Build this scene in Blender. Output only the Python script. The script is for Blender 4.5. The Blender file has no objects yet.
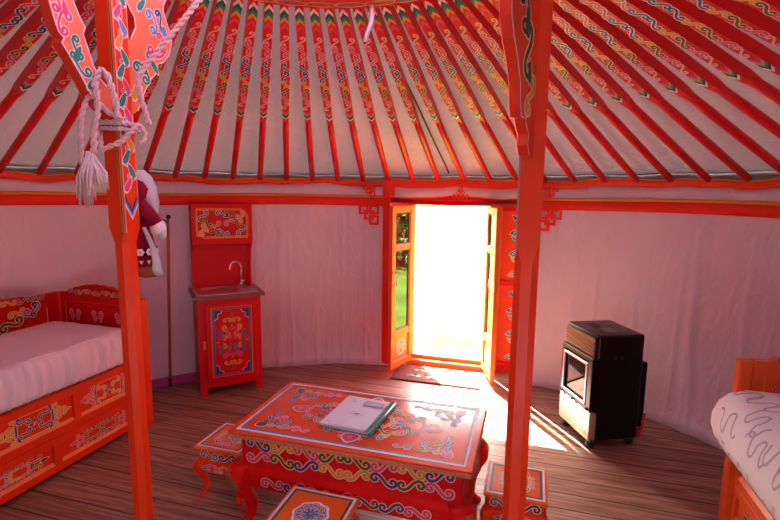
import bpy, bmesh, math, random
from mathutils import Vector, Matrix
random.seed(7)
PI = math.pi
SC = bpy.context.scene
COL = SC.collection
R_WALL = 2.75

# ------------------------------------------------------------------ materials
MATS = {}
def lin(h):
    h = h.lstrip('#')
    o = []
    for i in (0, 2, 4):
        c = int(h[i:i+2], 16) / 255
        o.append(c / 12.92 if c <= .04045 else ((c + .055) / 1.055) ** 2.4)
    return (*o, 1)

def nodes(name):
    m = bpy.data.materials.new(name)
    m.use_nodes = True
    nt = m.node_tree
    return m, nt, nt.nodes['Principled BSDF']

def mat(name, hexc, rough=.45, metal=0, var=.08, scale=18, bump=0, bscale=80, coat=0, spec=.5):
    """paint-like material with slight procedural variation"""
    if name in MATS: return MATS[name]
    m, nt, b = nodes(name)
    c = lin(hexc)
    tc = nt.nodes.new('ShaderNodeTexCoord')
    nz = nt.nodes.new('ShaderNodeTexNoise'); nz.inputs['Scale'].default_value = scale; nz.inputs['Detail'].default_value = 4
    nt.links.new(tc.outputs['Object'], nz.inputs['Vector'])
    mx = nt.nodes.new('ShaderNodeMix'); mx.data_type = 'RGBA'
    mx.inputs['A'].default_value = tuple(x * (1 - var) for x in c[:3]) + (1,)
    mx.inputs['B'].default_value = tuple(min(1, x * (1 + var)) for x in c[:3]) + (1,)
    nt.links.new(nz.outputs['Fac'], mx.inputs['Factor'])
    nt.links.new(mx.outputs['Result'], b.inputs['Base Color'])
    b.inputs['Roughness'].default_value = rough
    b.inputs['Metallic'].default_value = metal
    b.inputs['Specular IOR Level'].default_value = spec
    if coat:
        b.inputs['Coat Weight'].default_value = coat; b.inputs['Coat Roughness'].default_value = .13
    if bump:
        n2 = nt.nodes.new('ShaderNodeTexNoise'); n2.inputs['Scale'].default_value = bscale; n2.inputs['Detail'].default_value = 3
        nt.links.new(tc.outputs['Object'], n2.inputs['Vector'])
        bp = nt.nodes.new('ShaderNodeBump'); bp.inputs['Strength'].default_value = bump; bp.inputs['Distance'].default_value = .01
        nt.links.new(n2.outputs['Fac'], bp.inputs['Height'])
        nt.links.new(bp.outputs['Normal'], b.inputs['Normal'])
    MATS[name] = m
    return m

RED = mat('red_paint', '#d80e10', .42, spec=.18)
CHERRY = mat('cherry_red_paint', '#cf101c', .42, spec=.2)
RAFT = mat('rafter_red_paint', '#dc1619', .4, spec=.3)
ORANGE = mat('orange_red_paint', '#e83c0c', .4, spec=.25)
DOORO = mat('orange_door_paint', '#ef6a1e', .4)
TOPO = mat('orange_table_paint', '#ee4a12', .2, coat=1)
STOOLO = mat('orange_stool_paint', '#f0681c', .3, coat=.3)
PEACH = mat('peach_bracket_paint', '#f0825a', .35)
WHITE = mat('white_line_paint', '#e9e2e2', .5)
CREAM = mat('cream_line_paint', '#e8c79a', .5)
PINK = mat('pink_paint', '#dc3f78', .45)
BLUE = mat('blue_paint', '#2c3c86', .45)
LBLUE = mat('light_blue_paint', '#5f97cc', .45)
TEAL = mat('teal_paint', '#1f8f80', .45)
DTEAL = mat('dark_teal_paint', '#1d5a5e', .45)
YEL = mat('ochre_paint', '#dd9a2c', .45)
OLIVE = mat('olive_paint', '#51481c', .45)
BLACKP = mat('black_paint', '#1c1a1e', .45)
SLATE = mat('slate_blue_paint', '#5d6b9a', .45)
PALEP = mat('pale_pink_line_paint', '#eeb7b4', .5)
GOLDEDGE = mat('carved_gilt_wood', '#b98f5e', .5, var=.35, scale=60)
BARE = mat('bare_worn_wood', '#8d6440', .6, var=.25, scale=30)
STEEL = mat('stainless_steel', '#d8d5d6', .3, metal=.85, var=.04)
CHROME = mat('chrome', '#d8d8da', .12, metal=1, var=.02)
BLACK = mat('black_enamel', '#0a080b', .3, var=.1, spec=.35)
BLKPL = mat('black_plastic', '#101012', .45)
ROPE = mat('white_rope', '#dcc9cc', .85, bump=.6, bscale=160)
FLUFF = mat('rope_tassel', '#efe6e8', .95, bump=.8, bscale=220)
HEMR = mat('red_ribbon_cloth', '#f2280e', .7, var=.06, bump=.2, bscale=120)
HEMO = mat('orange_ribbon_cloth', '#f23a0c', .7, var=.06, bump=.2, bscale=120)
HEMY = mat('yellow_ribbon_cloth', '#e8920f', .7)
PURPLE = mat('purple_painted_board', '#b03a94', .6)
STICKW = mat('stick_wood', '#a8604a', .6, var=.2)

def cloth(name, hexc, bump=.25, transl=0, rough=.9, wave=0, fine=240):
    m, nt, b = nodes(name)
    c = lin(hexc)
    tc = nt.nodes.new('ShaderNodeTexCoord')
    n1 = nt.nodes.new('ShaderNodeTexNoise'); n1.inputs['Scale'].default_value = 2.2; n1.inputs['Detail'].default_value = 5
    nt.links.new(tc.outputs['Object'], n1.inputs['Vector'])
    mx = nt.nodes.new('ShaderNodeMix'); mx.data_type = 'RGBA'
    mx.inputs['A'].default_value = tuple(x * .9 for x in c[:3]) + (1,)
    mx.inputs['B'].default_value = tuple(min(1, x * 1.08) for x in c[:3]) + (1,)
    nt.links.new(n1.outputs['Fac'], mx.inputs['Factor'])
    nt.links.new(mx.outputs['Result'], b.inputs['Base Color'])
    b.inputs['Roughness'].default_value = rough
    b.inputs['Specular IOR Level'].default_value = .15
    mp = nt.nodes.new('ShaderNodeMapping'); mp.inputs['Scale'].default_value = (1, 1, .35)
    nt.links.new(tc.outputs['Object'], mp.inputs['Vector'])
    n2 = nt.nodes.new('ShaderNodeTexNoise'); n2.inputs['Scale'].default_value = 9; n2.inputs['Detail'].default_value = 6
    n2.inputs['Distortion'].default_value = 1.2
    nt.links.new(mp.outputs['Vector'], n2.inputs['Vector'])
    n3 = nt.nodes.new('ShaderNodeTexNoise'); n3.inputs['Scale'].default_value = fine
    nt.links.new(tc.outputs['Object'], n3.inputs['Vector'])
    ad = nt.nodes.new('ShaderNodeMath'); ad.operation = 'MULTIPLY_ADD'; ad.inputs[1].default_value = .06
    nt.links.new(n3.outputs['Fac'], ad.inputs[0]); nt.links.new(n2.outputs['Fac'], ad.inputs[2])
    bp = nt.nodes.new('ShaderNodeBump'); bp.inputs['Strength'].default_value = bump; bp.inputs['Distance'].default_value = .04
    nt.links.new(ad.outputs[0], bp.inputs['Height']); nt.links.new(bp.outputs['Normal'], b.inputs['Normal'])
    if transl:
        t = nt.nodes.new('ShaderNodeBsdfTranslucent'); t.inputs['Color'].default_value = c
        ms = nt.nodes.new('ShaderNodeMixShader'); ms.inputs[0].default_value = transl
        nt.links.new(b.outputs[0], ms.inputs[1]); nt.links.new(t.outputs[0], ms.inputs[2])
        nt.links.new(ms.outputs[0], nt.nodes['Material Output'].inputs['Surface'])
    MATS[name] = m
    return m
WALLC = cloth('wall_cotton', '#e6d8e4', .5)
VALC = cloth('valance_cotton', '#dbc8cb', .35)
ROOFC = cloth('roof_canvas', '#c3b0b5', .5, transl=.006)
QUILT = cloth('pink_white_quilt_cotton', '#fbeaf3', .3)
COATC = cloth('maroon_felt', '#86122f', .15)
FURC = cloth('white_grey_fleece', '#c9d3da', .3)
WOOLW = cloth('white_wool', '#e9e6ea', .3)
BOOTC = cloth('brown_felt', '#9a5d48', .2)
DARKC = cloth('dark_plum_felt', '#3a1026', .2)

def squiggle_cloth():
    m, nt, b = nodes('squiggle_duvet_cotton')
    b.inputs['Base Color'].default_value = lin('#efedf3')
    b.inputs['Roughness'].default_value = .85
    b.inputs['Specular IOR Level'].default_value = .15
    tc = nt.nodes.new('ShaderNodeTexCoord')
    n = nt.nodes.new('ShaderNodeTexNoise'); n.inputs['Scale'].default_value = 6
    nt.links.new(tc.outputs['Object'], n.inputs['Vector'])
    bp = nt.nodes.new('ShaderNodeBump'); bp.inputs['Strength'].default_value = .2; bp.inputs['Distance'].default_value = .02
    nt.links.new(n.outputs['Fac'], bp.inputs['Height']); nt.links.new(bp.outputs['Normal'], b.inputs['Normal'])
    return m
DUVET = squiggle_cloth()
GREYSQ = mat('grey_squiggle_print', '#bdbac6', .85)

def plank_mat():
    m, nt, b = nodes('weathered_floor_planks')
    N, L = nt.nodes, nt.links
    tc = N.new('ShaderNodeTexCoord')
    sep = N.new('ShaderNodeSeparateXYZ'); L.new(tc.outputs['Object'], sep.inputs[0])
    pw = .138
    dv = N.new('ShaderNodeMath'); dv.operation = 'DIVIDE'; dv.inputs[1].default_value = pw; L.new(sep.outputs['Y'], dv.inputs[0])
    fr = N.new('ShaderNodeMath'); fr.operation = 'FRACT'; L.new(dv.outputs[0], fr.inputs[0])
    fl = N.new('ShaderNodeMath'); fl.operation = 'FLOOR'; L.new(dv.outputs[0], fl.inputs[0])
    wn = N.new('ShaderNodeTexWhiteNoise'); wn.noise_dimensions = '1D'; L.new(fl.outputs[0], wn.inputs['W'])
    # grain
    mul = N.new('ShaderNodeMath'); mul.operation = 'MULTIPLY'; mul.inputs[1].default_value = 37; L.new(wn.outputs['Value'], mul.inputs[0])
    cx = N.new('ShaderNodeCombineXYZ'); L.new(mul.outputs[0], cx.inputs['Z'])
    va = N.new('ShaderNodeVectorMath'); va.operation = 'ADD'; L.new(tc.outputs['Object'], va.inputs[0]); L.new(cx.outputs[0], va.inputs[1])
    mp = N.new('ShaderNodeMapping'); mp.inputs['Scale'].default_value = (1.6, 26, 1); L.new(va.outputs[0], mp.inputs['Vector'])
    gn = N.new('ShaderNodeTexNoise'); gn.inputs['Scale'].default_value = 2.2; gn.inputs['Detail'].default_value = 7; gn.inputs['Distortion'].default_value = .7
    L.new(mp.outputs[0], gn.inputs['Vector'])
    cr = N.new('ShaderNodeValToRGB'); e = cr.color_ramp.elements
    e[0].position = .25; e[0].color = lin('#6a3f2c'); e[1].position = .78; e[1].color = lin('#bd9c8a')
    x = e.new(.5); x.color = lin('#986c59')
    L.new(gn.outputs['Fac'], cr.inputs[0])
    # knots
    vo = N.new('ShaderNodeTexVoronoi'); vo.inputs['Scale'].default_value = 2.3
    mp2 = N.new('ShaderNodeMapping'); mp2.inputs['Scale'].default_value = (1, 2.2, 1); L.new(va.outputs[0], mp2.inputs['Vector']); L.new(mp2.outputs[0], vo.inputs['Vector'])
    kr = N.new('ShaderNodeMapRange'); kr.inputs['From Min'].default_value = .02; kr.inputs['From Max'].default_value = .1
    L.new(vo.outputs['Distance'], kr.inputs['Value'])
    mk = N.new('ShaderNodeMix'); mk.data_type = 'RGBA'; mk.inputs['A'].default_value = lin('#4a3229'); L.new(kr.outputs[0], mk.inputs['Factor']); L.new(cr.outputs[0], mk.inputs['B'])
    # per plank tint
    tr = N.new('ShaderNodeMapRange'); tr.inputs['To Min'].default_value = .82; tr.inputs['To Max'].default_value = 1.12; L.new(wn.outputs['Value'], tr.inputs['Value'])
    mt = N.new('ShaderNodeVectorMath'); mt.operation = 'SCALE'; L.new(mk.outputs['Result'], mt.inputs[0]); L.new(tr.outputs[0], mt.inputs['Scale'])
    # gap
    ab = N.new('ShaderNodeMath'); ab.operation = 'PINGPONG'; ab.inputs[1].default_value = .5; L.new(fr.outputs[0], ab.inputs[0])
    gp = N.new('ShaderNodeMapRange'); gp.inputs['From Min'].default_value = .015; gp.inputs['From Max'].default_value = .04; L.new(ab.outputs[0], gp.inputs['Value'])
    mg = N.new('ShaderNodeMix'); mg.data_type = 'RGBA'; mg.inputs['A'].default_value = lin('#241510'); L.new(gp.outputs[0], mg.inputs['Factor']); L.new(mt.outputs[0], mg.inputs['B'])
    L.new(mg.outputs['Result'], b.inputs['Base Color'])
    b.inputs['Roughness'].default_value = .48
    bp = N.new('ShaderNodeBump'); bp.inputs['Strength'].default_value = .35; bp.inputs['Distance'].default_value = .006
    ad = N.new('ShaderNodeMath'); ad.operation = 'MULTIPLY_ADD'; ad.inputs[1].default_value = .3; L.new(gn.outputs['Fac'], ad.inputs[0]); L.new(gp.outputs[0], ad.inputs[2])
    L.new(ad.outputs[0], bp.inputs['Height']); L.new(bp.outputs['Normal'], b.inputs['Normal'])
    return m
PLANK = plank_mat()

def glass_mat(name, tint='#ffffff', base=.07):
    m, nt, b = nodes(name)
    nt.nodes.remove(b)
    t = nt.nodes.new('ShaderNodeBsdfTransparent'); t.inputs[0].default_value = lin(tint)
    g = nt.nodes.new('ShaderNodeBsdfGlossy'); g.inputs['Roughness'].default_value = .01
    f = nt.nodes.new('ShaderNodeLayerWeight'); f.inputs['Blend'].default_value = .5
    pw = nt.nodes.new('ShaderNodeMath'); pw.operation = 'POWER'; pw.inputs[1].default_value = 5
    nt.links.new(f.outputs['Facing'], pw.inputs[0])
    mu = nt.nodes.new('ShaderNodeMath'); mu.operation = 'MULTIPLY_ADD'; mu.inputs[1].default_value = 1.2; mu.inputs[2].default_value = base; mu.use_clamp = True
    nt.links.new(pw.outputs[0], mu.inputs[0])
    ms = nt.nodes.new('ShaderNodeMixShader')
    nt.links.new(mu.outputs[0], ms.inputs[0]); nt.links.new(t.outputs[0], ms.inputs[1]); nt.links.new(g.outputs[0], ms.inputs[2])
    nt.links.new(ms.outputs[0], nt.nodes['Material Output'].inputs['Surface'])
    return m
GLASS = glass_mat('window_glass', '#eef4ef')
LGLASS = glass_mat('dimmed_left_glass', '#93a398', .13)  # left pane only: tint darkened and mirroring raised to strengthen the reflection
HGLASS = glass_mat('heater_glass', '#8a8a88')

def grass_mat():
    m, nt, b = nodes('meadow_grass_ground')
    tc = nt.nodes.new('ShaderNodeTexCoord')
    n = nt.nodes.new('ShaderNodeTexNoise'); n.inputs['Scale'].default_value = 1.4; n.inputs['Detail'].default_value = 9; n.inputs['Roughness'].default_value = .7
    nt.links.new(tc.outputs['Object'], n.inputs['Vector'])
    cr = nt.nodes.new('ShaderNodeValToRGB'); e = cr.color_ramp.elements
    e[0].position = .33; e[0].color = lin('#2f5210'); e[1].position = .82; e[1].color = lin('#6c8e3c')
    nt.links.new(n.outputs['Fac'], cr.inputs[0]); nt.links.new(cr.outputs[0], b.inputs['Base Color'])
    b.inputs['Roughness'].default_value = .95; b.inputs['Specular IOR Level'].default_value = .1
    return m
GRASS = grass_mat()
LEAF = mat('tree_leaves', '#6f8a3f', .7, var=.4, scale=3)
LEAF2 = mat('shrub_leaves', '#88a04e', .7, var=.4, scale=3)
BARK = mat('tree_bark', '#5b4a3c', .9, var=.3)

# ------------------------------------------------------------------ mesh builder
class MB:
    def __init__(s): s.v = []; s.f = []; s.mi = []; s.sm = []; s.mats = []
    def slot(s, m):
        if m not in s.mats: s.mats.append(m)
        return s.mats.index(m)
    def add(s, verts, faces, m, smooth=False):
        k = len(s.v); i = s.slot(m)
        s.v += [tuple(x) for x in verts]
        for f in faces:
            s.f.append([a + k for a in f]); s.mi.append(i); s.sm.append(smooth)
    def box(s, x0, x1, y0, y1, z0, z1, m, bev=0, T=None, seg=1):
        bm = bmesh.new(); bmesh.ops.create_cube(bm, size=1)
        for v in bm.verts:
            v.co = Vector(((x0 + x1) / 2 + v.co.x * (x1 - x0), (y0 + y1) / 2 + v.co.y * (y1 - y0), (z0 + z1) / 2 + v.co.z * (z1 - z0)))
        if bev: bmesh.ops.bevel(bm, geom=bm.edges[:], offset=bev, segments=seg, affect='EDGES', profile=.6)
        s.bm(bm, m, T, smooth=seg > 1)
    def bm(s, bm, m, T=None, smooth=False):
        bm.verts.ensure_lookup_table()
        for i, v in enumerate(bm.verts): v.index = i
        vs = [(T @ v.co if T else v.co) for v in bm.verts]
        s.add(vs, [[v.index for v in f.verts] for f in bm.faces], m, smooth); bm.free()
    def prism(s, poly, axis, a0, a1, m, T=None):
        """extrude 2D polygon; axis 'x': poly=(y,z); 'y': (x,z); 'z': (x,y)"""
        n = len(poly)
        def p(q, a):
            w = {'x': (a, q[0], q[1]), 'y': (q[0], a, q[1]), 'z': (q[0], q[1], a)}[axis]
            return T @ Vector(w) if T else w
        vs = [p(q, a0) for q in poly] + [p(q, a1) for q in poly]
        fs = [list(range(n)), list(range(2 * n - 1, n - 1, -1))] + [[i, (i + 1) % n, n + (i + 1) % n, n + i] for i in range(n)]
        # concave caps -> triangulate through bmesh later
        bm = bmesh.new(); bv = [bm.verts.new(v) for v in vs]
        for f in fs: bm.faces.new([bv[i] for i in f])
        bmesh.ops.recalc_face_normals(bm, faces=bm.faces[:])
        s.bm(bm, m)
    def tube(s, pts, r, m, n=8, cap=True, closed=False, squash=None):
        pts = [Vector(p) for p in pts]; k = len(pts)
        rs = r if isinstance(r, (list, tuple)) else [r] * k
        up = None; vs = []; fs = []
        for i, p in enumerate(pts):
            a = pts[(i - 1) % k] if (closed or i) else p
            b = pts[(i + 1) % k] if (closed or i < k - 1) else p
            t = (b - a).normalized()
            if up is None:
                up = Vector((0, 0, 1)) if abs(t.z) < .9 else Vector((1, 0, 0))
            u = (up - t * up.dot(t)).normalized(); w = t.cross(u); up = u
            for j in range(n):
                an = 2 * PI * j / n
                vs.append(p + (u * math.cos(an) + w * math.sin(an)) * rs[i])
        for i in range(k if closed else k - 1):
            i2 = (i + 1) % k
            for j in range(n):
                fs.append([i * n + j, i * n + (j + 1) % n, i2 * n + (j + 1) % n, i2 * n + j])
        if cap and not closed:
            fs.append(list(range(n))[::-1]); fs.append([(k - 1) * n + j for j in range(n)])
        s.add(vs, fs, m, True)
    def loft(s, rings, m, smooth=False, cap=True, closed=True):
        n = len(rings[0]); vs = [p for r in rings for p in r]; fs = []
        for i in range(len(rings) - 1):
            for j in range(n if closed else n - 1):
                fs.append([i * n + j, i * n + (j + 1) % n, (i + 1) * n + (j + 1) % n, (i + 1) * n + j])
        if cap:
            fs.append(list(range(n))[::-1]); fs.append([(len(rings) - 1) * n + j for j in range(n)])
        s.add(vs, fs, m, smooth)
    def ball(s, c, r, m, sub=2, T=None):
        bm = bmesh.new(); bmesh.ops.create_icosphere(bm, subdivisions=sub, radius=1)
        r = r if isinstance(r, (tuple, list)) else (r, r, r)
        for v in bm.verts:
            q = Vector((v.co.x * r[0], v.co.y * r[1], v.co.z * r[2]))
            v.co = (T @ q if T else q) + Vector(c)
        s.bm(bm, m, None, True)
    def build(s, name, parent=None, bevel=0, fix=False):
        me = bpy.data.meshes.new(name)
        me.from_pydata(s.v, [], s.f); 
        for m in s.mats: me.materials.append(m)
        me.polygons.foreach_set('material_index', s.mi)
        me.polygons.foreach_set('use_smooth', s.sm)
        me.update()
        o = bpy.data.objects.new(name, me); COL.objects.link(o)
        if parent: o.parent = parent
        return o

class Paint:
    """paint strokes on a plane of a part (origin, u, v); strokes sit a fraction of a mm above it"""
    def __init__(s, mb, o, u, v, off=.0008, T=None):
        s.mb = mb; s.o = Vector(o); s.u = Vector(u).normalized(); s.v = Vector(v).normalized()
        s.n = s.u.cross(s.v); s.off = off; s.T = T; s.k = 0
    def P(s, p, layer=0):
        q = s.o + s.u * p[0] + s.v * p[1] + s.n * (s.off + layer * .0004 + s.k * 4e-6)
        return s.T @ q if s.T else q
    def poly(s, pts, m, layer=0):
        s.k += 1
        s.mb.add([s.P(p, layer) for p in pts], [list(range(len(pts)))], m)
    def line(s, pts, w, m, layer=0, closed=False, taper=False):
        k = len(pts); L = []; Rr = []; s.k += 1
        for i in range(k):
            a = pts[(i - 1) % k] if (closed or i) else pts[i]
            b = pts[(i + 1) % k] if (closed or i < k - 1) else pts[i]
            dx, dy = b[0] - a[0], b[1] - a[1]; d = math.hypot(dx, dy) or 1
            nx, ny = -dy / d, dx / d
            ww = w / 2
            if closed:                                  # mitre for corners
                d1x, d1y = pts[i][0] - a[0], pts[i][1] - a[1]; l1 = math.hypot(d1x, d1y) or 1
                c = abs((d1x * dx + d1y * dy) / (l1 * d)); ww = ww / max(c, .5)
            if taper: ww *= max(.25, math.sin(PI * (i + .5) / k))
            L.append((pts[i][0] + nx * ww, pts[i][1] + ny * ww)); Rr.append((pts[i][0] - nx * ww, pts[i][1] - ny * ww))
        vs = [s.P(p, layer) for p in L] + [s.P(p, layer) for p in Rr]
        fs = [[k + i, k + (i + 1) % k, (i + 1) % k, i] for i in range(k if closed else k - 1)]
        s.mb.add(vs, fs, m)
    def rect(s, x0, x1, y0, y1, w, m, layer=0):
        s.line([(x0, y0), (x1, y0), (x1, y1), (x0, y1)], w, m, layer, closed=True)
    def fill(s, x0, x1, y0, y1, m, layer=0):
        s.poly([(x0, y0), (x1, y0), (x1, y1), (x0, y1)], m, layer)
    def curl(s, kind, c, size, ang, m, out=WHITE, w=.22, layer=1, mir=False, n=30, smax=3.5):
        """'S' or 'C' scroll (Euler spiral) about c, overall length size"""
        raw = []; x = y = 0; h = []
        ss = [smax * i / n for i in range(n + 1)]
        xs = [(0, 0)]
        for i in range(n):
            sm = (ss[i] + ss[i + 1]) / 2; th = sm * sm / 2; ds = smax / n
            xs.append((xs[-1][0] + math.cos(th) * ds, xs[-1][1] + math.sin(th) * ds))
        if kind == 'S':
            xs = [((p[0] + p[1]) * .7071, (p[1] - p[0]) * .7071) for p in xs]
            oth = [(-p[0], -p[1]) for p in xs[1:]][::-1]
        else: oth = [(-p[0], p[1]) for p in xs[1:]][::-1]
        pts = oth + xs if kind != 'H' else xs
        ext = max(p[0] for p in pts) - min(p[0] for p in pts); k = size / ext
        if kind == 'C':
            my = (max(p[1] for p in pts) + min(p[1] for p in pts)) / 2; pts = [(p[0], p[1] - my) for p in pts]
        ca, sa = math.cos(ang), math.sin(ang); q = []
        for px, py in pts:
            px *= k; py *= k
            if mir: py = -py
            q.append((c[0] + px * ca - py * sa, c[1] + px * sa + py * ca))
        W = size * w
        if out: s.line(q, W * 1.0, out, layer)
        s.line(q, W * (.55 if out else 1), m, layer + 1)
    def leaf(s, c, size, ang, m, out=WHITE, layer=1, fat=.38):
        def sh(k):
            pts = []
            for i in range(12):
                a = 2 * PI * i / 12
                px = math.cos(a) * size / 2 * k; py = math.sin(a) * size * fat / 2 * k * (1 - .35 * math.cos(a))
                pts.append((c[0] + px * math.cos(ang) - py * math.sin(ang), c[1] + px * math.sin(ang) + py * math.cos(ang)))
            return pts
        if out: s.poly(sh(1.25), out, layer)
        s.poly(sh(1), m, layer + 1)
    def dot(s, c, r, m, layer=2):
        s.poly([(c[0] + r * math.cos(i * PI / 4), c[1] + r * math.sin(i * PI / 4)) for i in range(8)], m, layer)

def empty(name, loc=(0, 0, 0), rz=0):
    o = bpy.data.objects.new(name, None); o.empty_display_size = .1
    o.location = loc; o.rotation_euler = (0, 0, rz); COL.objects.link(o); return o
def tag(o, label=None, cat=None, group=None, kind=None):
    if label: o['label'] = label
    if cat: o['category'] = cat
    if group: o['group'] = group
    if kind: o['kind'] = kind
    return o
def struct(o, label, cat=None): return tag(o, label, cat, None, 'structure')

def medallion(P, c, sx, sy, pal, out=WHITE, layer=1, w=.2):
    """dense symmetric scroll medallion"""
    a, b, d, e = pal
    for mx in (1, -1):
        for my in (1, -1):
            P.curl('S', (c[0] + mx * sx * .20, c[1] + my * sy * .20), sx * .42, PI / 2 * .8 * mx * my, a if my > 0 else b, out, w, layer, mir=(mx * my < 0))
            P.curl('C', (c[0] + mx * sx * .40, c[1] + my * sy * .13), sx * .26, -PI / 2 * mx, d, out, w * 1.2, layer)
            P.curl('C', (c[0] + mx * sx * .15, c[1] + my * sy * .41), sx * .26, PI if my > 0 else 0, e, out, w * 1.2, layer)
        P.leaf((c[0] + mx * sx * .5, c[1]), sx * .12, 0 if mx > 0 else PI, a, out, layer)
    for my in (1, -1): P.leaf((c[0], c[1] + my * sy * .5), sy * .1, PI / 2 * my, d, out, layer)
    P.leaf(c, sx * .14, PI / 2, OLIVE, out, layer)

def frieze(P, x0, x1, y, h, pal, out=WHITE, n=4, w=.2, layer=1):
    """running scroll border"""
    step = (x1 - x0) / n
    for i in range(n):
        cx = x0 + step * (i + .5)
        P.curl('S', (cx, y), step * .98, 0 if i % 2 == 0 else 0, pal[i % len(pal)], out, w * h / step * 2.4, layer, mir=bool(i % 2))

def corner(P, c, sz, sx, sy, pal, out=WHITE, layer=1):
    """corner ornament spreading along both edges"""
    X = lambda a, b: (c[0] + sx * a, c[1] + sy * b)
    P.curl('C', X(sz * .22, sz * .22), sz * .34, PI / 4 * sx * sy + (PI if sy * sx > 0 else 0), pal[0], out, .24, layer)
    P.curl('S', X(sz * .58, sz * .14), sz * .42, 0, pal[1], out, .2, layer, mir=(sx * sy < 0))
    P.curl('S', X(sz * .14, sz * .58), sz * .42, PI / 2, pal[2], out, .2, layer, mir=(sx * sy > 0))
    P.curl('C', X(sz * .88, sz * .1), sz * .2, 0, pal[3], out, .24, layer)
    P.leaf(X(sz * .08, sz * .08), sz * .18, math.atan2(-sy, -sx), pal[3], out, layer)

def knot(P, c, s, m, w=.12, layer=1):
    """interlaced rosette: one closed strand weaving through eight lobes inside a pale ring"""
    P.line([(c[0] + s * .54 * (1 + .05 * math.cos(8 * t * PI / 24)) * math.cos(t * PI / 24), c[1] + s * .54 * (1 + .05 * math.cos(8 * t * PI / 24)) * math.sin(t * PI / 24)) for t in range(48)], s * .06, WHITE, layer, closed=True)
    pts = []
    for i in range(150):
        t = 6 * PI * i / 150; r = s * .5 * (.56 + .42 * math.cos(8 * t / 3)); pts.append((c[0] + r * math.cos(t), c[1] + r * math.sin(t)))
    P.line(pts, s * w * .8, WHITE, layer + 1, closed=True); P.line(pts, s * w * .42, m[0], layer + 2, closed=True)
    for k in range(8):
        a = 2 * PI * (k + .5) / 8; P.dot((c[0] + s * .42 * math.cos(a), c[1] + s * .42 * math.sin(a)), s * .035, m[1 + k % 2], layer + 3)

def square_knot(P, c, s, m, ori):
    """stepped key-fret corner emblem; ori = (sx, sy) pointing into the cloth corner"""
    w = s * .14; q = s * .21
    for i, j in ((0, 0), (.58, 0), (.58, .58), (.29, .29)):
        x = c[0] + ori[0] * (i - .29) * s; y = c[1] + ori[1] * (.29 - j) * s
        P.rect(x - q, x + q, y - q, y + q, w, m, 1)

# ------------------------------------------------------------------ setting
def pol(az, r, z): return Vector((math.sin(math.radians(az)) * r, math.cos(math.radians(az)) * r, z))

mb = MB(); mb.prism([(math.cos(a * PI / 36) * 2.95, math.sin(a * PI / 36) * 2.95) for a in range(72)], 'z', -.08, 0, PLANK)
struct(mb.build('floor'), 'brown weathered plank floor of the round tent', 'floor')

rc = random.Random(17)
CREASES = [(rc.uniform(-190, 170), rc.choice((0, 0, .6, -.6, rc.uniform(-7, 7))), rc.uniform(.005, .013), rc.uniform(.22, .5)) for _ in range(95)]
def fold(az, z, seed):
    a = math.radians(az)
    k = .5 + .5 * math.sin(a * 3.1 + seed)
    f = .010 * math.sin(a * 23 + seed + .5 * math.sin(z * 2)) + .007 * math.sin(a * 57 + 2 * seed + .8 * z) * k
    for c0, sl, am, wd in CREASES:
        d = (az - c0 - sl * (z - .8)) / wd
        if abs(d) < 3: f += am * math.exp(-d * d) * min(1, max(0, (1.5 - z) * 4))
    return f * (1 - .75 * max(0, min(1, (z - .2) / 1.3)) ** 2)
BAND0, BAND1, YEL1, HEM0, HEM1 = 1.477, 1.55, 1.572, 1.655, 1.70
def hemz(az):
    a = math.radians(az); return .008 * math.sin(a * 13 + 1) + .006 * math.sin(a * 29 + .4) + .003 * math.sin(a * 61)
def wall(name, a0, a1, seed, label):
    n = int((a1 - a0) / .25); root = None
    azs = [a0 + (a1 - a0) * i / n for i in range(n + 1)]
    def strip(zs, m, dr, nm, parent, up=False):
        mb = MB(); rings = []
        for z in zs:
            row = []
            for az in azs:
                zz = z + (hemz(az) if z > 1.6 else .004 * math.sin(math.radians(az) * 9 + seed))
                row.append(pol(az, R_WALL + .015 - dr - fold(az, z, seed) - (.04 * max(0, .12 - z) / .12 if z < .12 else 0), zz if z > .01 else -.01))
            rings.append(row)
        mb.loft(rings, m, True, cap=False, closed=False)
        o = mb.build(nm, parent)
        sol = o.modifiers.new('thickness', 'SOLIDIFY'); sol.thickness = .003; sol.offset = 0
        return o
    o = strip([0, .06, .12, .25, .4, .6, .8, 1.0, 1.2, 1.4, 1.477, 1.55, 1.6, 1.66], WALLC, 0, name, None)
    struct(o, label, 'wall')
    strip([BAND0, (BAND0 + BAND1) / 2, BAND1], HEMR, .012, 'ribbon_band', o)
    strip([BAND1, YEL1], HEMY, .012, 'yellow_piping', o)
    strip([HEM0, HEM0 + .03, HEM1], HEMO, .014, 'ribbon_hem', o)
    strip([HEM1, HEM1 + .008], HEMY, .014, 'hem_piping', o)
    return o
AZL, AZR = -10.4, 15.9
wl = wall('wall_left', -190, AZL, .3, 'pale cotton wall cloth left of the doorway with red and yellow ribbon bands')
wr = wall('wall_right', AZR, 170, 1.9, 'pale cotton wall cloth right of the doorway with red and yellow ribbon bands')
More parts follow.
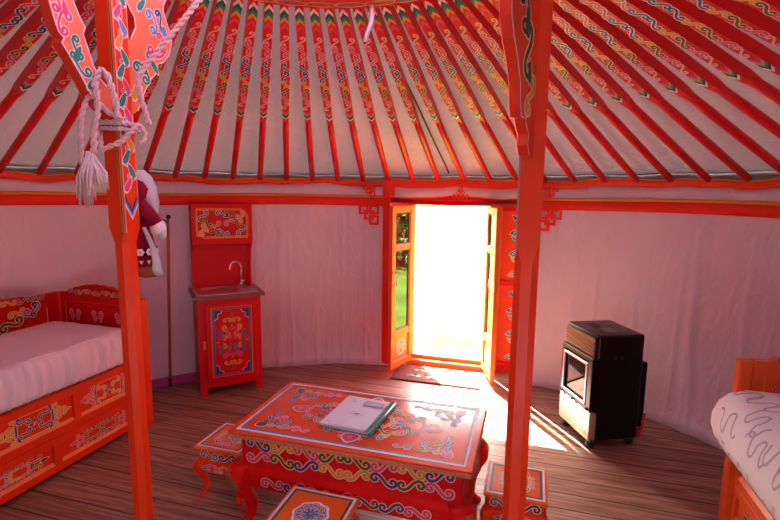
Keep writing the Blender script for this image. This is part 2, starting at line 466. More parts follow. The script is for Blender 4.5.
for w_, a0, a1, sx in ((wl, AZL - 1.4, AZL, -1), (wr, AZR - .5, AZR + .35, 1)):          # red edging and key-fret emblem by the door
    mb = MB(); rings = []
    for z in [.01, .3, .6, .9, 1.2, 1.5, 1.66]:
        rings.append([pol(a0 + (a1 - a0) * i / 3, R_WALL - .014 - fold(a0, z, .3), z) for i in range(4)])
    mb.loft(rings, HEMR, True, cap=False, closed=False); mb.build('ribbon_edge', w_)
    az = (AZL - 4.0) if sx < 0 else (AZR + 2.6)
    for zc, s in ((1.395, .16), (1.612, .10)):
        mb = MB(); o = pol(az, R_WALL - .024, zc); u = Vector((math.cos(math.radians(az)), -math.sin(math.radians(az)), 0))
        P = Paint(mb, o, u, (0, 0, 1)); square_knot(P, (0, 0), s, HEMR, (1 if sx < 0 else -1, 1))
        mb.build('key_fret_emblem', w_)

# roof canvas: outside cone above the poles
RING_Z, RING_R = 2.502, .82
mb = MB(); rings = []
for i in range(13):
    t = i / 12; r = 2.86 + (.80 - 2.86) * t; z = 1.745 + (2.565 - 1.745) * t
    rings.append([pol(a * 360 / 231, r, z + .006 * math.sin(a * PI * 2 / 3) * math.sin(PI * t) + .004 * math.sin(a * .9 + i * 1.7)) for a in range(231)])
mb.loft(rings, ROOFC, True, cap=False)
ceil = struct(mb.build('ceiling'), 'pale canvas roof above the red poles', 'ceiling')
mb = MB(); mb.loft([[pol(a * 360 / 180, r, z) for a in range(181)] for r, z in ((2.768, 1.50), (2.86, 1.52), (2.872, 1.62), (2.875, 1.75), (2.84, 1.765))], mat('eave_seal_grey', '#b7a8a2', .9), True, cap=False, closed=False); mb.build('eave_light_seal', ceil)  # added opaque strip, blocks light leaking in between wall and roof

# doorway ----------------------------------------------------------------
DX0, DX1 = -.315, .378
YF = 2.78                                    # inner face of the frame
door = struct(empty('door_1', (.03, YF, 0)), 'orange double door standing open onto sunny grass', 'door')
def dpart(mb, name, par=door, label=None):
    o = mb.build(name, None); o.parent = par; o.matrix_parent_inverse = Matrix.Translation(-Vector(par.location)) if par is door else Matrix()
    if label: o['label'] = label
    return o
mb = MB(); mb.box(DX0 - .06, DX0, YF, YF + .15, 0, 1.56, RED, .004); dpart(mb, 'jamb')
mb = MB(); mb.box(DX1, DX1 + .07, YF, YF + .15, 0, 1.56, ORANGE, .004); dpart(mb, 'jamb')
mb = MB(); mb.box(-.62, .84, YF - .01, YF + .15, 1.49, 1.60, RED, .004); mb.box(DX0 - .02, DX1 + .02, YF - .02, YF, 1.488, 1.505, RED, .003)
mb.box(-.62, .84, YF - .03, YF - .01, 1.53, 1.60, RED, .004); dpart(mb, 'lintel')
mb = MB(); mb.box(DX0 - .02, DX1 + .02, YF - .02, YF + .17, 0, .05, DOORO, .006); mb.box(DX0 - .0, DX1 + .0, YF + .04, YF + .15, .05, .085, DOORO, .006); dpart(mb, 'threshold')
mb = MB(); mb.box(-.62, DX0 - .05, YF + .03, YF + .13, 0, 1.5, RED); dpart(mb, 'side_panel')
mb = MB(); mb.box(DX1 + .06, .84, YF + .03, YF + .13, 0, 1.5, ORANGE)
for x in (DX1 + .07, .80): mb.box(x, x + .035, YF + .0, YF + .05, 0, 1.5, ORANGE, .004)
for z in (.06, .80, 1.45): mb.box(DX1 + .07, .83, YF + .005, YF + .05, z, z + .045, RED, .004)
P = Paint(mb, (.615, YF + .03, 0), (1, 0, 0), (0, 0, 1))
random.seed(3)
for z0, z1 in ((.13, .76), (.88, 1.42)):
    nn = 6; pal = [TEAL, PINK, BLUE, YEL, OLIVE]
    for i in range(nn):
        z = z0 + (z1 - z0) * (i + .5) / nn; sx = 1 if i % 2 else -1
        P.curl('S', (.012 * sx, z), .085, PI / 2 + .5 * sx, pal[i % 5], WHITE, .22, 1, mir=sx > 0)
        P.leaf((-.03 * sx, z + .02), .05, .7 * sx + PI / 2, pal[(i + 2) % 5], WHITE)
        P.leaf((.045 * sx, z - .02), .045, -.7 * sx, pal[(i + 3) % 5], WHITE)
dpart(mb, 'side_panel', label='orange panel painted with a flower vine')

def leaf(hinge, dirv, w, left):
    """one door leaf: x along its width from the hinge, y thickness"""
    T = Matrix.Translation(Vector((hinge[0], hinge[1], 0))) @ Matrix.Rotation(math.atan2(dirv[1], dirv[0]), 4, 'Z')
    root = MB(); z0, z1, st, th = .055, 1.485, .055, .019
    # stiles and rails
    root.box(0, st, -th, th, z0, z1, DOORO, .004, T); root.box(w - st, w, -th, th, z0, z1, DOORO, .004, T)
    for a, b in ((z0, .12), (.335, .39), (1.105, 1.15), (1.43, z1)): root.box(st - .002, w - st + .002, -th, th, a, b, DOORO, .004, T)
    o = dpart(root, 'door_leaf')
    for a, b in ((.39, 1.105), (1.15, 1.43)):
        g = MB(); g.box(st - .004, w - st + .004, -.003, .003, a - .004, b + .004, LGLASS if left else GLASS, 0, T); g.build('glass_pane', o)
        d = MB()
        for x in (st, w - st - .012): d.box(x, x + .012, -.012, .012, a, b, BARE, .002, T)
        d.box(st, w - st, -.012, .012, a, a + .012, BARE, .002, T); d.box(st, w - st, -.012, .012, b - .012, b, BARE, .002, T)
        d.build('glazing_bead', o)
    p = MB(); p.box(st - .003, w - st + .003, -.009, .009, .118, .337, DOORO, 0, T)
    for sgn in (-1, 1):
        P = Paint(p, (w / 2, sgn * .009, .228), (-sgn, 0, 0), (0, 0, 1), T=T)
        medallion(P, (0, 0), .15, .15, (PALEP, PALEP, PALEP, PALEP), None)
    p.build('panel', o)
    h = MB(); sg = 1 if left else -1
    h.tube([T @ Vector((w - .028, sg * (th + .0), .80)), T @ Vector((w - .028, sg * (th + .03), .81)), T @ Vector((w - .028, sg * (th + .035), .86)), T @ Vector((w - .028, sg * (th + .03), .91)), T @ Vector((w - .028, sg * th, .92))], .006, WHITE, 8)
    h.build('handle', o)['label'] = 'white curved pull handle'
    return o
ll = leaf((DX0 + .012, YF - .035), (-.30, -.954), .345, True); ll['label'] = 'left door leaf swung inward'
rl_ = leaf((DX1 - .005, YF - .035), (.31, -.951), .345, False); rl_['label'] = 'right door leaf swung inward'

# valance cloth across the top of the door
mb = MB(); azs = [AZL + (AZR - AZL) * i / 40 for i in range(41)]
def vrow(z, dr): return [pol(a, R_WALL - .035 - dr - .006 * math.sin(i * .9), z + hemz(a) + (-.012 * math.sin(PI * i / 40) if z > 1.6 else .010 * math.sin(PI * i / 40))) for i, a in enumerate(azs)]
mb.loft([vrow(1.55, .0), vrow(1.60, .006), vrow(1.65, 0)], VALC, True, cap=False, closed=False)
val = struct(mb.build('trim_1'), 'pale cloth valance with orange hem hanging over the doorway', 'valance')
val.modifiers.new('thickness', 'SOLIDIFY').thickness = .003
mb = MB(); mb.loft([vrow(1.645, .002), vrow(1.67, .008), vrow(1.715, .002)], HEMO, True, cap=False, closed=False); mb.build('ribbon_hem', val)
mb = MB(); mb.loft([vrow(1.715, .003), vrow(1.722, .003)], HEMY, True, cap=False, closed=False); mb.build('hem_piping', val)
mb = MB(); mb.loft([vrow(1.543, .002), vrow(1.552, .004)], HEMR, True, cap=False, closed=False); mb.build('lower_piping', val)
for az in (AZL - .2, AZR + .2):
    mb = MB(); mb.loft([[pol(az + d, R_WALL - .052, z) for d in (-1.1, 0, 1.1)] for z in (1.56, 1.64, 1.70)], HEMO, True, cap=False, closed=False); mb.build('ribbon_tab', val)
mb = MB(); P = Paint(mb, pol(2.8, R_WALL - .062, 1.60), (math.cos(.049), -math.sin(.049), 0), (0, 0, 1))
for i, j in ((-1.5, 0), (-.5, 0), (.5, 0), (1.5, 0), (-.5, 1), (.5, 1), (0, 2)):
    x, y, q = i * .038, j * .03 - .03, .017; P.line([(x - q, y), (x, y + q), (x + q, y), (x, y - q)], .010, HEMO, 1, closed=True)
mb.build('triangle_emblem', val)

# purple board along the foot of the wall, left of the sink
mb = MB(); mb.loft([[pol(a, R_WALL - .09, .0), pol(a, R_WALL - .09, .06), pol(a, R_WALL - .06, .06), pol(a, R_WALL - .06, .0)] for a in [-60 + i * 2 for i in range(9)]], PURPLE)
struct(mb.build('trim_2'), 'purple board along the foot of the wall between bed and sink', 'skirting board')

# ------------------------------------------------------------------ crown ring
ring = empty('roof_ring', (0, 0, RING_Z))
tag(ring, 'round red roof crown ring at the top, painted with pale linked ovals', 'roof ring')
mb = MB(); rings = []
TW = -2.4
for i in range(73):
    a = i * 5
    rings.append([pol(a, r, z) for r, z in ((.74, -.035), (.86, -.03), (.87, .06), (.74, .075))])
mb.loft(rings, RAFT, False, cap=False)
for i in range(36):                                        # linked ovals along the underside and the inner face
    a = i * 10
    for (r0, z0, uu) in ((.80, -.0335, 'h'), (.74, .02, 'v')):
        o = pol(a, r0, z0); tang = Vector((math.cos(math.radians(a)), -math.sin(math.radians(a)), 0))
        P = Paint(mb, o, tang if uu == 'h' else -tang, pol(a, 1, 0) if uu == 'h' else (0, 0, 1)) if uu == 'v' else Paint(mb, o, pol(a, 1, 0), tang)
        pts = [(.028 * math.cos(t * PI / 10) * (1 if uu == 'h' else 2.5), .022 * math.sin(t * PI / 10) * (3.2 if uu == 'h' else 1.1)) for t in range(20)]
        if uu == 'h': pts = [(p[0], p[1]) for p in pts]
        P.line(pts, .008, PALEP, 1, closed=True); P.line([(p[0] * .55, p[1] * .55) for p in pts], .006, LBLUE if i % 2 else YEL, 1, closed=True)
mb.build('rim', ring)
mb = MB(); mb.loft([[pol(a * 10, .86 * math.cos(t * PI / 16) + .001, .07 + .42 * math.sin(t * PI / 16)) for a in range(36)] for t in range(9)], glass_mat('dimming_dome_tint', '#b4b9c0'), True, cap=False)  # unseen tinted dome, added to cut the daylight from the crown
mb.build('dimming_dome', ring)['label'] = 'added grey-tinted dome dimming the light through the ring'
for k in range(4):
    mb = MB(); a = k * 45 - 36
    pts = [pol(a, .76 - .152 * j, .05 + .28 * math.sin(PI * j / 10)) for j in range(11)]
    mb.tube(pts, .022, RAFT, 8); mb.build('spoke', ring)

# ------------------------------------------------------------------ roof poles
random.seed(5)
A0 = Vector((0, 0, 0))
R0, Z0, R1, Z1 = 2.73, 1.715, .845, 2.49
LEN = math.hypot(R0 - R1, Z1 - Z0)
def pole_mesh():
    mb = MB(); mb.tube([(-.03, 0, 0), (.4, 0, 0), (.75, 0, 0), (1.02, 0, 0)], [.0215, .023, .0235, .02], RAFT, 10)
    return mb
def head_mesh():
    mb = MB(); secs = [(.93, .016, .016, .016), (1.0, .0205, .022, .02), (1.2, .0235, .0245, .022), (1.45, .0255, .0255, .024), (LEN - .06, .0215, .026, .028), (LEN, .018, .024, .026)]
    mb.loft([[(x, -w, -b), (x, w, -b), (x, w, t), (x, -w, t)] for x, w, b, t in secs], RAFT)
    P = Paint(mb, (0, 0, -.0264), (1, 0, 0), (0, -1, 0), off=.0)
    def chev(x, d, m, w=.0205):
        P.poly([(x + .03, -w), (x + .05, -w), (x + .02, 0), (x + .05, w), (x + .03, w), (x, 0)], m, 1)
    for i, m in enumerate((WHITE, BLACKP, TEAL, YEL, PINK)): chev(1.01 + i * .017, 1, m)
    for i, m in enumerate((PINK, RAFT, YEL, TEAL, DTEAL, WHITE)):
        x = 1.86 + i * .024; P.poly([(x, -.0205), (x + .03, 0), (x, .0205), (x + .024, .0205), (x + .054, 0), (x + .024, -.0205)][::-1], m, 1)
    pal = [PALEP, PINK, PINK, BLUE, BLUE, YEL, OLIVE, PINK, PALEP]; outs = [None, PALEP, WHITE, WHITE, WHITE, CREAM, CREAM, PALEP, None]
    xs0, xs1 = 1.14, 1.83; st = (xs1 - xs0) / 9
    for i in range(9):
        P.curl('S', (xs1 - st * (i + .5), 0), st * 1.0, .2 if i % 2 else -.2, pal[i], outs[i] or PALEP, .24 if 0 < i < 8 else .13, 2, mir=bool(i % 2), n=18)
    return mb
def fin(o): return o
proto = None; ORD = ['first', 'second', 'third', 'fourth', 'fifth', 'sixth', 'seventh', 'eighth', 'ninth', 'tenth', 'eleventh', 'twelfth', 'thirteenth', 'fourteenth', 'fifteenth', 'sixteenth', 'seventeenth', 'eighteenth', 'nineteenth', 'twentieth', 'twenty-first', 'twenty-second', 'twenty-third', 'twenty-fourth', 'twenty-fifth']
STEP = 4.675
for k in range(-22, 21):
    az = -1.55 + STEP * k
    p0 = pol(az, R0, Z0); p1 = pol(az + TW, R1, Z1)
    x = (p1 - p0).normalized(); y = Vector((0, 0, 1)).cross(x).normalized(); z = x.cross(y)
    M = Matrix((x, y, z)).transposed().to_4x4(); M.translation = p0
    if proto is None:
        r = empty('roof_pole'); proto = r
        pole_mesh().build('pole', r); head_mesh().build('painted_head', r)['label'] = 'square upper end painted with scrolls and chevrons'
        ch = list(r.children)
    else:
        r = proto.copy(); COL.objects.link(r)
        for c in ch:
            q = c.copy(); q.parent = r; COL.objects.link(q)
    r.matrix_world = M
    n = k if k >= 1 else 1 - k
    side = 'right' if k >= 1 else 'left'
    lab = 'red roof pole with scroll-painted head, %s to the %s of the black roof cable' % (ORD[n - 1], side)
    tag(r, lab, 'roof pole', 'painted roof poles')

# black cable along the canvas and the white tape hanging from the ring
mb = MB(); a, b = pol(.5, 2.70, 1.765), pol(-4.6, .9, 2.485)
pts = [a.lerp(b, t / 12) + Vector((.002 * math.sin(t * 1.3), 0, .002 * math.sin(t * 2.1))) for t in range(13)]
mb.tube(pts, .007, BLKPL, 8); tag(mb.build('roof_cable'), 'black cable running down the canvas between red roof poles above the door', 'cable')
mb = MB(); P0 = pol(-2.7, .80, 2.466)
pts = [P0 + Vector(p) for p in ((0, 0, .003), (.002, -.004, -.05), (-.003, -.006, -.09), (-.02, -.006, -.13), (-.03, -.004, -.165))]
mb.loft([[p + Vector(q) for q in ((-.013, 0, 0), (0, -.004, 0), (.013, 0, 0), (0, .002, 0))] for p in pts], WOOLW, True)
tag(mb.build('hanging_tape'), 'white cloth tape hanging from the roof crown ring', 'tape')

# ------------------------------------------------------------------ columns
def oct_(c, z, a, ch):
    b = a - ch
    return [(c[0] + x, c[1] + y, z) for x, y in ((a, -b), (a, b), (b, a), (-b, a), (-a, b), (-a, -b), (-b, -a), (b, -a))]
def column(loc, rot, label, painted, a, body):
    root = empty('tent_column', loc); root.rotation_euler = rot; tag(root, label, 'column', 'central tent columns')
    mb = MB(); b = a; a = a * (1.06 if painted else 1.0)
    secs = [(0, b, b * .56), (1.40, b, b * .56), (1.46, a, .0015), (2.42, a, .0015)]
    mb.loft([oct_((0, 0), z, w, c) for z, w, c in secs], body)
    if painted:
        P = Paint(mb, (0, -a, 0), (1, 0, 0), (0, 0, 1))
        for x, m, w in ((.70, YEL, .003), (.80, OLIVE, .004), (.92, CREAM, .003)): P.line([(a * x, 1.44), (a * x, 2.41)], w, m, 1)
        P = Paint(mb, (a, 0, 0), (0, 1, 0), (0, 0, 1))
        P.line([(-a * .85, 1.44), (-a * .85, 2.41)], .003, CREAM, 1); P.line([(-a * .68, 1.48), (-a * .68, 2.41)], .002, SLATE, 1); P.line([(a * .85, 1.5), (a * .85, 2.41)], .002, CREAM, 1)
        for i, m in enumerate((WHITE, LBLUE, BLUE)):
            zz = 1.485 + i * .014; P.poly([(-.029, zz + .05), (0, zz), (.029, zz + .05), (.029, zz + .064), (0, zz + .014), (-.029, zz + .064)], m, 2)
        P.line([(.009 * math.sin(t * .55), 1.6 + t * .0125) for t in range(64)], .003, WHITE, 1)
        zz = 1.615; i = 0
        while zz < 2.40:
            m = (PINK, TEAL, TEAL, YEL, LBLUE, PINK, TEAL)[i % 7]; sx = 1 if i % 2 else -1
            P.leaf((.009 * sx, zz), .058, PI / 2 + .5 * sx, m, WHITE); P.dot((-.013 * sx, zz + .022), .0085, WHITE); P.dot((-.013 * sx, zz + .022), .004, YEL if i % 2 else PINK, 3)
            if i % 2 == 0: P.curl('C', (.004, zz + .026), .03, .4 * sx, m, WHITE, .26)
            zz += .05; i += 1
    else:
        P = Paint(mb, (0, -a, 0), (1, 0, 0), (0, 0, 1)); P.line([(-a * .92, 1.42), (-a * .92, 1.80)], .005, mat('grey_edge_line', '#9a7f74', .6), 1)  # thin grey line down the left edge of the front face
    mb.build('shaft', root)
    return root
COLR = mat('right_column_paint', '#e23a10', .33)
CL = column((-.729, -.020, 0), (0, 0, 0), 'left orange column bound with white rope, painted with flowers near the top', True, .0345, ORANGE)
CR = column((.722, 0, 0), (0, 0, 0), 'right plain orange-red column standing in front of the doorway side panel', False, .0345, COLR)
lowp = [(.043, 1.90), (.124, 1.905), (.165, 1.96), (.205, 2.03), (.221, 2.055), (.212, 2.068), (.232, 2.085), (.25, 2.13), (.252, 2.17), (.30, 2.26), (.40, 2.34), (.52, 2.385), (.66, 2.40), (.70, 2.41), (.70, 2.44)]
profL = [(.043, 1.86), (.085, 1.868), (.124, 1.905), (.15, 1.95), (.185, 2.0), (.205, 2.03), (.221, 2.05), (.212, 2.066), (.236, 2.10), (.25, 2.15), (.265, 2.22), (.29, 2.29), (.36, 2.35), (.50, 2.39), (.50, 2.425), (.30, 2.42), (.22, 2.37), (.19, 2.28), (.174, 2.2), (.149, 2.147), (.132, 2.122), (.142, 2.10), (.128, 2.06), (.111, 2.01), (.085, 1.97), (.06, 1.95), (.043, 1.945)]
profR = [(.043, 1.86), (.075, 1.89), (.12, 1.975), (.15, 2.02), (.185, 2.051), (.19, 2.085), (.225, 2.10), (.259, 2.138), (.275, 2.18), (.271, 2.222), (.25, 2.265), (.236, 2.299), (.245, 2.33), (.263, 2.353), (.30, 2.385), (.42, 2.40), (.42, 2.425), (.10, 2.425), (.062, 2.36), (.048, 2.276), (.064, 2.25), (.086, 2.224), (.088, 2.189), (.06, 2.14), (.043, 2.12)]
def bracket(root, prof, sgn, name='bracket', paintit=True, body=PEACH, hw=.020):
    mb = MB(); poly = [((p[0] if p[0] > .05 else .034) * sgn, p[1]) for p in prof]
    f0 = len(mb.f); mb.prism(poly, 'x', -hw, hw, COLR if body is PEACH else body)
    if body is PEACH: k_ = mb.slot(PEACH); mb.mi[f0] = mb.mi[f0 + 1] = k_
    for face in (1, -1):
        P = Paint(mb, (face * hw, 0, 0), (0, face, 0), (0, 0, 1))
        P.line([(p[0] * .985 * sgn * face, p[1]) for p in prof[1:-1]], .005, WHITE, 1)
        if paintit:
            f = sgn * face
            if prof is profL:
                items = [('C', (.15, 2.0), .075, 1.0, TEAL), ('S', (.175, 2.05), .07, 1.9, TEAL), ('C', (.205, 2.115), .075, 1.9, PINK), ('S', (.225, 2.18), .08, 1.8, PINK), ('C', (.25, 2.25), .06, 1.6, BLUE)]
                lf = [((.115, 1.95), .06, 2.3, TEAL), ((.165, 2.03), .06, 2.0, TEAL), ((.20, 2.16), .05, 1.5, PINK), ((.23, 2.31), .06, 2.0, LBLUE)]
            else:
                items = [('C', (.105, 2.035), .085, 2.4, TEAL), ('S', (.13, 2.075), .085, 1.2, TEAL), ('C', (.185, 2.13), .085, .3, PINK), ('S', (.215, 2.17), .07, 2.1, PINK), ('C', (.17, 2.235), .08, 1.9, LBLUE), ('S', (.215, 2.25), .08, 2.1, BLUE), ('C', (.13, 2.33), .08, .5, TEAL), ('S', (.19, 2.34), .08, .4, TEAL)]
                lf = [((.07, 1.96), .07, 1.2, YEL), ((.17, 2.07), .06, -.9, TEAL), ((.235, 2.21), .06, -1.0, LBLUE), ((.12, 2.28), .06, .9, TEAL)]
            for kd, c, s, a, m in items: P.curl(kd, (c[0] * f, c[1]), s, a if f > 0 else PI - a, m, WHITE, .2, 2, mir=f < 0, smax=3.9)
            for c, s, a, m in lf: P.leaf((c[0] * f, c[1]), s, a if f > 0 else PI - a, m, WHITE, 2)
    return mb.build(name, root)
bracket(CL, profL, -1); bracket(CL, profR, 1)
profN = [(.043, 1.70), (.06, 1.705), (.075, 1.73), (.07, 1.76), (.085, 1.775), (.10, 1.80), (.125, 1.80), (.135, 1.83), (.14, 1.88), (.165, 1.94), (.19, 1.98), (.21, 2.03), (.215, 2.07), (.20, 2.085), (.225, 2.10), (.24, 2.14), (.25, 2.2), (.29, 2.28), (.36, 2.35), (.50, 2.39), (.50, 2.425), (.043, 2.425)]
BRK = mat('bracket_red_paint', '#dc3a20', .3)
b_ = bracket(CR, profN, -1, paintit=False, body=BRK, hw=.015); bracket(CR, profR, 1, paintit=False, body=RED)
b_.rotation_euler = (0, 0, math.radians(-22))
mb = MB(); P = Paint(mb, (.015, 0, 0), (0, 1, 0), (0, 0, 1))
for kd, c, s, a, m in (('S', (-.075, 1.86), .10, 1.3, YEL), ('S', (-.10, 1.97), .13, 1.7, OLIVE), ('C', (-.13, 2.06), .1, 1.9, BLACKP), ('S', (-.15, 2.16), .12, 1.7, OLIVE)):
    P.curl(kd, c, s, a, m, CREAM, .2, 2)
for c, s, a, m in (((-.085, 1.92), .06, 1.6, DTEAL), ((-.11, 2.04), .07, 1.9, DTEAL)): P.leaf(c, s, a, m, CREAM, 2)
P2 = mb.build('painted_scroll', b_); P2['label'] = 'dark scrolls painted on the bracket side'

# ------------------------------------------------------------------ rope with tassel on the left column
def braid(mb, pts, r, m=ROPE, turns=40):
    """two intertwined strands following a path"""
    if m is ROPE: r *= .84
    P = [Vector(p) + (RS if m is ROPE else Vector()) for p in pts]; out = []
    seg = []
    for i in range(len(P) - 1):
        r_ = r
        n = max(2, int((P[i + 1] - P[i]).length / (r * .55)))
        seg += [P[i].lerp(P[i + 1], j / n) for j in range(n)]
    seg.append(P[-1])
    for ph in (0, PI):
        q = []
        for i, p in enumerate(seg):
            t = (seg[min(i + 1, len(seg) - 1)] - seg[max(i - 1, 0)]).normalized()
            u = t.cross(Vector((.3, .5, .8))).normalized(); w = t.cross(u)
            an = i * .62 + ph
            q.append(p + (u * math.cos(an) + w * math.sin(an)) * r * .48)
        mb.tube(q, r * .62, m, 6)
CA = .037; RS = Vector((-.019, -.020, 0))
rope = MB(); e = CA + .012
loop = [(-e, -e), (e, -e), (e, e), (-e, e)]
braid(rope, [(-.71 + x, y, z) for (x, y), z in zip(loop + loop[:1], (1.835, 1.83, 1.83, 1.835, 1.838))], .012)
braid(rope, [(-.71 + x * 1.02, y * 1.02, z - .021) for (x, y), z in zip(loop + loop[:1], (1.835, 1.83, 1.83, 1.835, 1.838))], .010)
braid(rope, [(-.71 - e, -e, 1.83), (-.70, -.085, 1.735), (-.662, -.04, 1.765), (-.645, .0, 1.81), (-.648, .03, 1.83)], .011)
braid(rope, [(-.648, .045, 1.83), (-.632, .045, 1.80), (-.632, .035, 1.775), (-.64, .02, 1.765)], .009)
RS = Vector((.002, .002, 0))
# strand looping up over the lower bracket and hanging down
braid(rope, [(-.665, -.085, 1.84), (-.668, -.098, 1.93), (-.678, -.108, 1.985), (-.70, -.115, 2.0), (-.70, -.14, 1.945), (-.70, -.135, 1.90), (-.70, -.135, 1.86), (-.71, -.145, 1.80), (-.715, -.15, 1.72)], .013)
braid(rope, [(-.70, -.125, 1.93), (-.725, -.15, 1.90), (-.74, -.165, 1.84), (-.742, -.172, 1.76), (-.742, -.175, 1.68)], .011)
braid(rope, [(-.665, -.07, 1.84), (-.69, -.10, 1.86), (-.70, -.13, 1.885)], .012)
# the strand running up to the crown
hub = Vector((-.263, .357, 2.72)); pa = Vector((-.655, .0, 2.0))
braid(rope, [(-.655, .045, 1.838), (-.652, .01, 1.92), pa, pa.lerp(hub, .33) + Vector((0, 0, -.005)), pa.lerp(hub, .66) + Vector((0, 0, -.004)), hub], .012)
ro = rope.build('tied_rope'); tag(ro, 'white twisted rope tied round the left column with a frayed tassel', 'rope')
random.seed(11)
ts = MB()
for i in range(110):
    a = random.uniform(0, 2 * PI); q = random.uniform(.0, .017); two = random.choice((-.017, .02))
    top = RS + Vector((-.725, -.155, 1.715)) + Vector((math.cos(a) * q * .6, math.sin(a) * q * .6, random.uniform(-.01, .01)))
    ln = random.uniform(.12, .18) if two < 0 else random.uniform(.09, .13)
    mid = top + Vector((two * .7 + math.cos(a) * q, two * .7 + math.sin(a) * q, -ln * .5)); end = top + Vector((two * .8 + math.cos(a) * q * random.uniform(.4, 1.3), two * .8 + math.sin(a) * q, -ln))
    ts.tube([top, mid, end], [.004, .0045, .0012], FLUFF, 5)
t_ = ts.build('tassel', ro); t_['label'] = 'fluffy frayed rope ends'

# ------------------------------------------------------------------ hanging doll beside the left column
rt, fw = Vector((.7071, .7071, 0)), Vector((-.7071, .7071, 0))
D0 = Vector((-.71, 0, 0)) - rt * .05
def DL(r, z, f=0): return D0 + rt * r + fw * f + Vector((0, 0, z))
doll = empty('hanging_doll', D0 + Vector((0, .1, 1.30))); tag(doll, 'maroon felt doll with white hood and mitten hanging beside the left column', 'doll')
def dollpart(mb, name, label=None):
    o = mb.build(name); o.parent = doll; o.matrix_parent_inverse = Matrix.Translation(-Vector(doll.location))
    if label: o['label'] = label
    return o
def ell(rc, z, rr, rf, f=.075, n=14): return [DL(rc + rr * math.cos(2 * PI * i / n), z, f + rf * math.sin(2 * PI * i / n)) for i in range(n)]
mb = MB(); mb.loft([ell(.062, 1.665, .01, .012), ell(.065, 1.64, .04, .038), ell(.068, 1.60, .055, .05), ell(.066, 1.55, .05, .046), ell(.064, 1.51, .044, .042), ell(.062, 1.46, .05, .046), ell(.064, 1.40, .056, .05), ell(.068, 1.355, .062, .055), ell(.068, 1.335, .062, .055)], COATC, True)
dollpart(mb, 'coat')
mb = MB()                                                     # hood edge from crown down the back
path = [(.052, 1.668), (.085, 1.665), (.108, 1.635), (.122, 1.59), (.130, 1.54), (.130, 1.50), (.125, 1.475)]
wid = [.014, .028, .036, .037, .033, .024, .010]
mb.loft([[DL(r - w, z - w * .2, .075 - .04), DL(r + w * .5, z + w * .3, .075 - .02), DL(r + w * .5, z + w * .3, .075 + .03), DL(r - w, z - w * .2, .075 + .045)] for (r, z), w in zip(path, wid)], FURC, True)
dollpart(mb, 'hood', 'white and grey hood')
mb = MB(); mb.tube([DL(.075, 1.545, .03), DL(.098, 1.515, .02), DL(.12, 1.485, .02), DL(.130, 1.468, .02)], [.026, .027, .026, .024], COATC, 12); dollpart(mb, 'sleeve')
mb = MB(); mb.ball(DL(.136, 1.447, .02), (.030, .030, .034), WOOLW); mb.ball(DL(.147, 1.43, .01), (.018, .018, .026), FURC); mb.ball(DL(.152, 1.46, .02), (.012, .012, .02), FURC); dollpart(mb, 'mitten', 'white wool mitten')
mb = MB(); mb.tube([DL(.140, 1.475, .03), DL(.155, 1.475, .03), DL(.165, 1.468, .03)], [.008, .010, .009], BLKPL, 8); dollpart(mb, 'cuff_toggle', 'black toggle')
mb = MB(); mb.loft([ell(.068, 1.372, .0645, .058), ell(.069, 1.345, .066, .059)], DARKC, True); 
for i in range(6):
    an = -PI * .5 + (i - 2.0) * .5
    c = DL(.068 + .067 * math.cos(an) , 1.358, .075 + .0595 * math.sin(an)); nrm = (rt * math.cos(an) + fw * math.sin(an)); tg = Vector((0, 0, 1)).cross(nrm)
    P = Paint(mb, c, tg, (0, 0, 1), off=.002)
    for q in range(6): P.dot((.009 * math.cos(q * PI / 3), .009 * math.sin(q * PI / 3)), .006, WOOLW, 1)
    P.dot((0, 0), .004, PINK, 3)
dollpart(mb, 'flower_hem', 'dark hem with white flowers')
mb = MB(); mb.loft([ell(.068, 1.335, .058, .05), ell(.07, 1.315, .06, .05), ell(.072, 1.30, .058, .048)], COATC, True)
for i in range(6):
    an = -PI * .5 + (i - 2.0) * .45
    P = Paint(mb, DL(.07 + .0605 * math.cos(an), 1.316, .075 + .051 * math.sin(an)), Vector((0, 0, 1)).cross(rt * math.cos(an) + fw * math.sin(an)), (0, 0, 1), off=.002)
    P.poly([(-.008, .008), (0, -.008), (.008, .008)], WOOLW, 1)
dollpart(mb, 'under_skirt')
mb = MB(); mb.loft([ell(.072, 1.30, .056, .045), ell(.078, 1.28, .055, .045), ell(.088, 1.262, .045, .038), ell(.095, 1.252, .03, .028)], BOOTC, True); mb.tube([DL(.11, 1.27, .06), DL(.13, 1.268, .06), DL(.145, 1.272, .06)], [.014, .012, .006], FURC, 8); dollpart(mb, 'boot', 'brown felt foot')
mb = MB(); mb.loft([[DL(.098 + d, z, .012), DL(.112 + d + w, z, .008), DL(.112 + d + w, z, .016), DL(.098 + d, z, .018)] for z, d, w in ((1.455, -.02, 0), (1.42, -.008, .003), (1.37, .006, .008), (1.32, .010, .014), (1.285, .008, .02), (1.265, .016, .02))], FURC, True); dollpart(mb, 'scarf_end', 'pale grey hanging strip')
mb = MB(); braid(mb, [DL(.062, 1.665, .075), DL(.064, 1.72, .07), DL(.058, 1.765, .05), DL(.062, 1.80, .012), DL(.062, 1.825, 0)], .006, COATC); dollpart(mb, 'hanging_cord', 'braided maroon cord')

# ------------------------------------------------------------------ stick against the wall
mb = MB(); mb.tube([(-2.045, 1.645, .055), (-2.03, 1.66, .7), (-2.012, 1.677, 1.37)], .011, STICKW, 10)
st = mb.build('wooden_stick'); tag(st, 'thin brown stick standing against the wall cloth left of the sink', 'stick')
mb = MB(); mb.tube([(-2.0465, 1.643, .0), (-2.045, 1.645, .07)], [.016, .014], BLKPL, 10); mb.build('ferrule', st)['label'] = 'black rubber tip'
mb = MB(); mb.ball((-2.01, 1.679, 1.385), .019, BLKPL, 2); mb.build('knob', st)['label'] = 'black top knob'

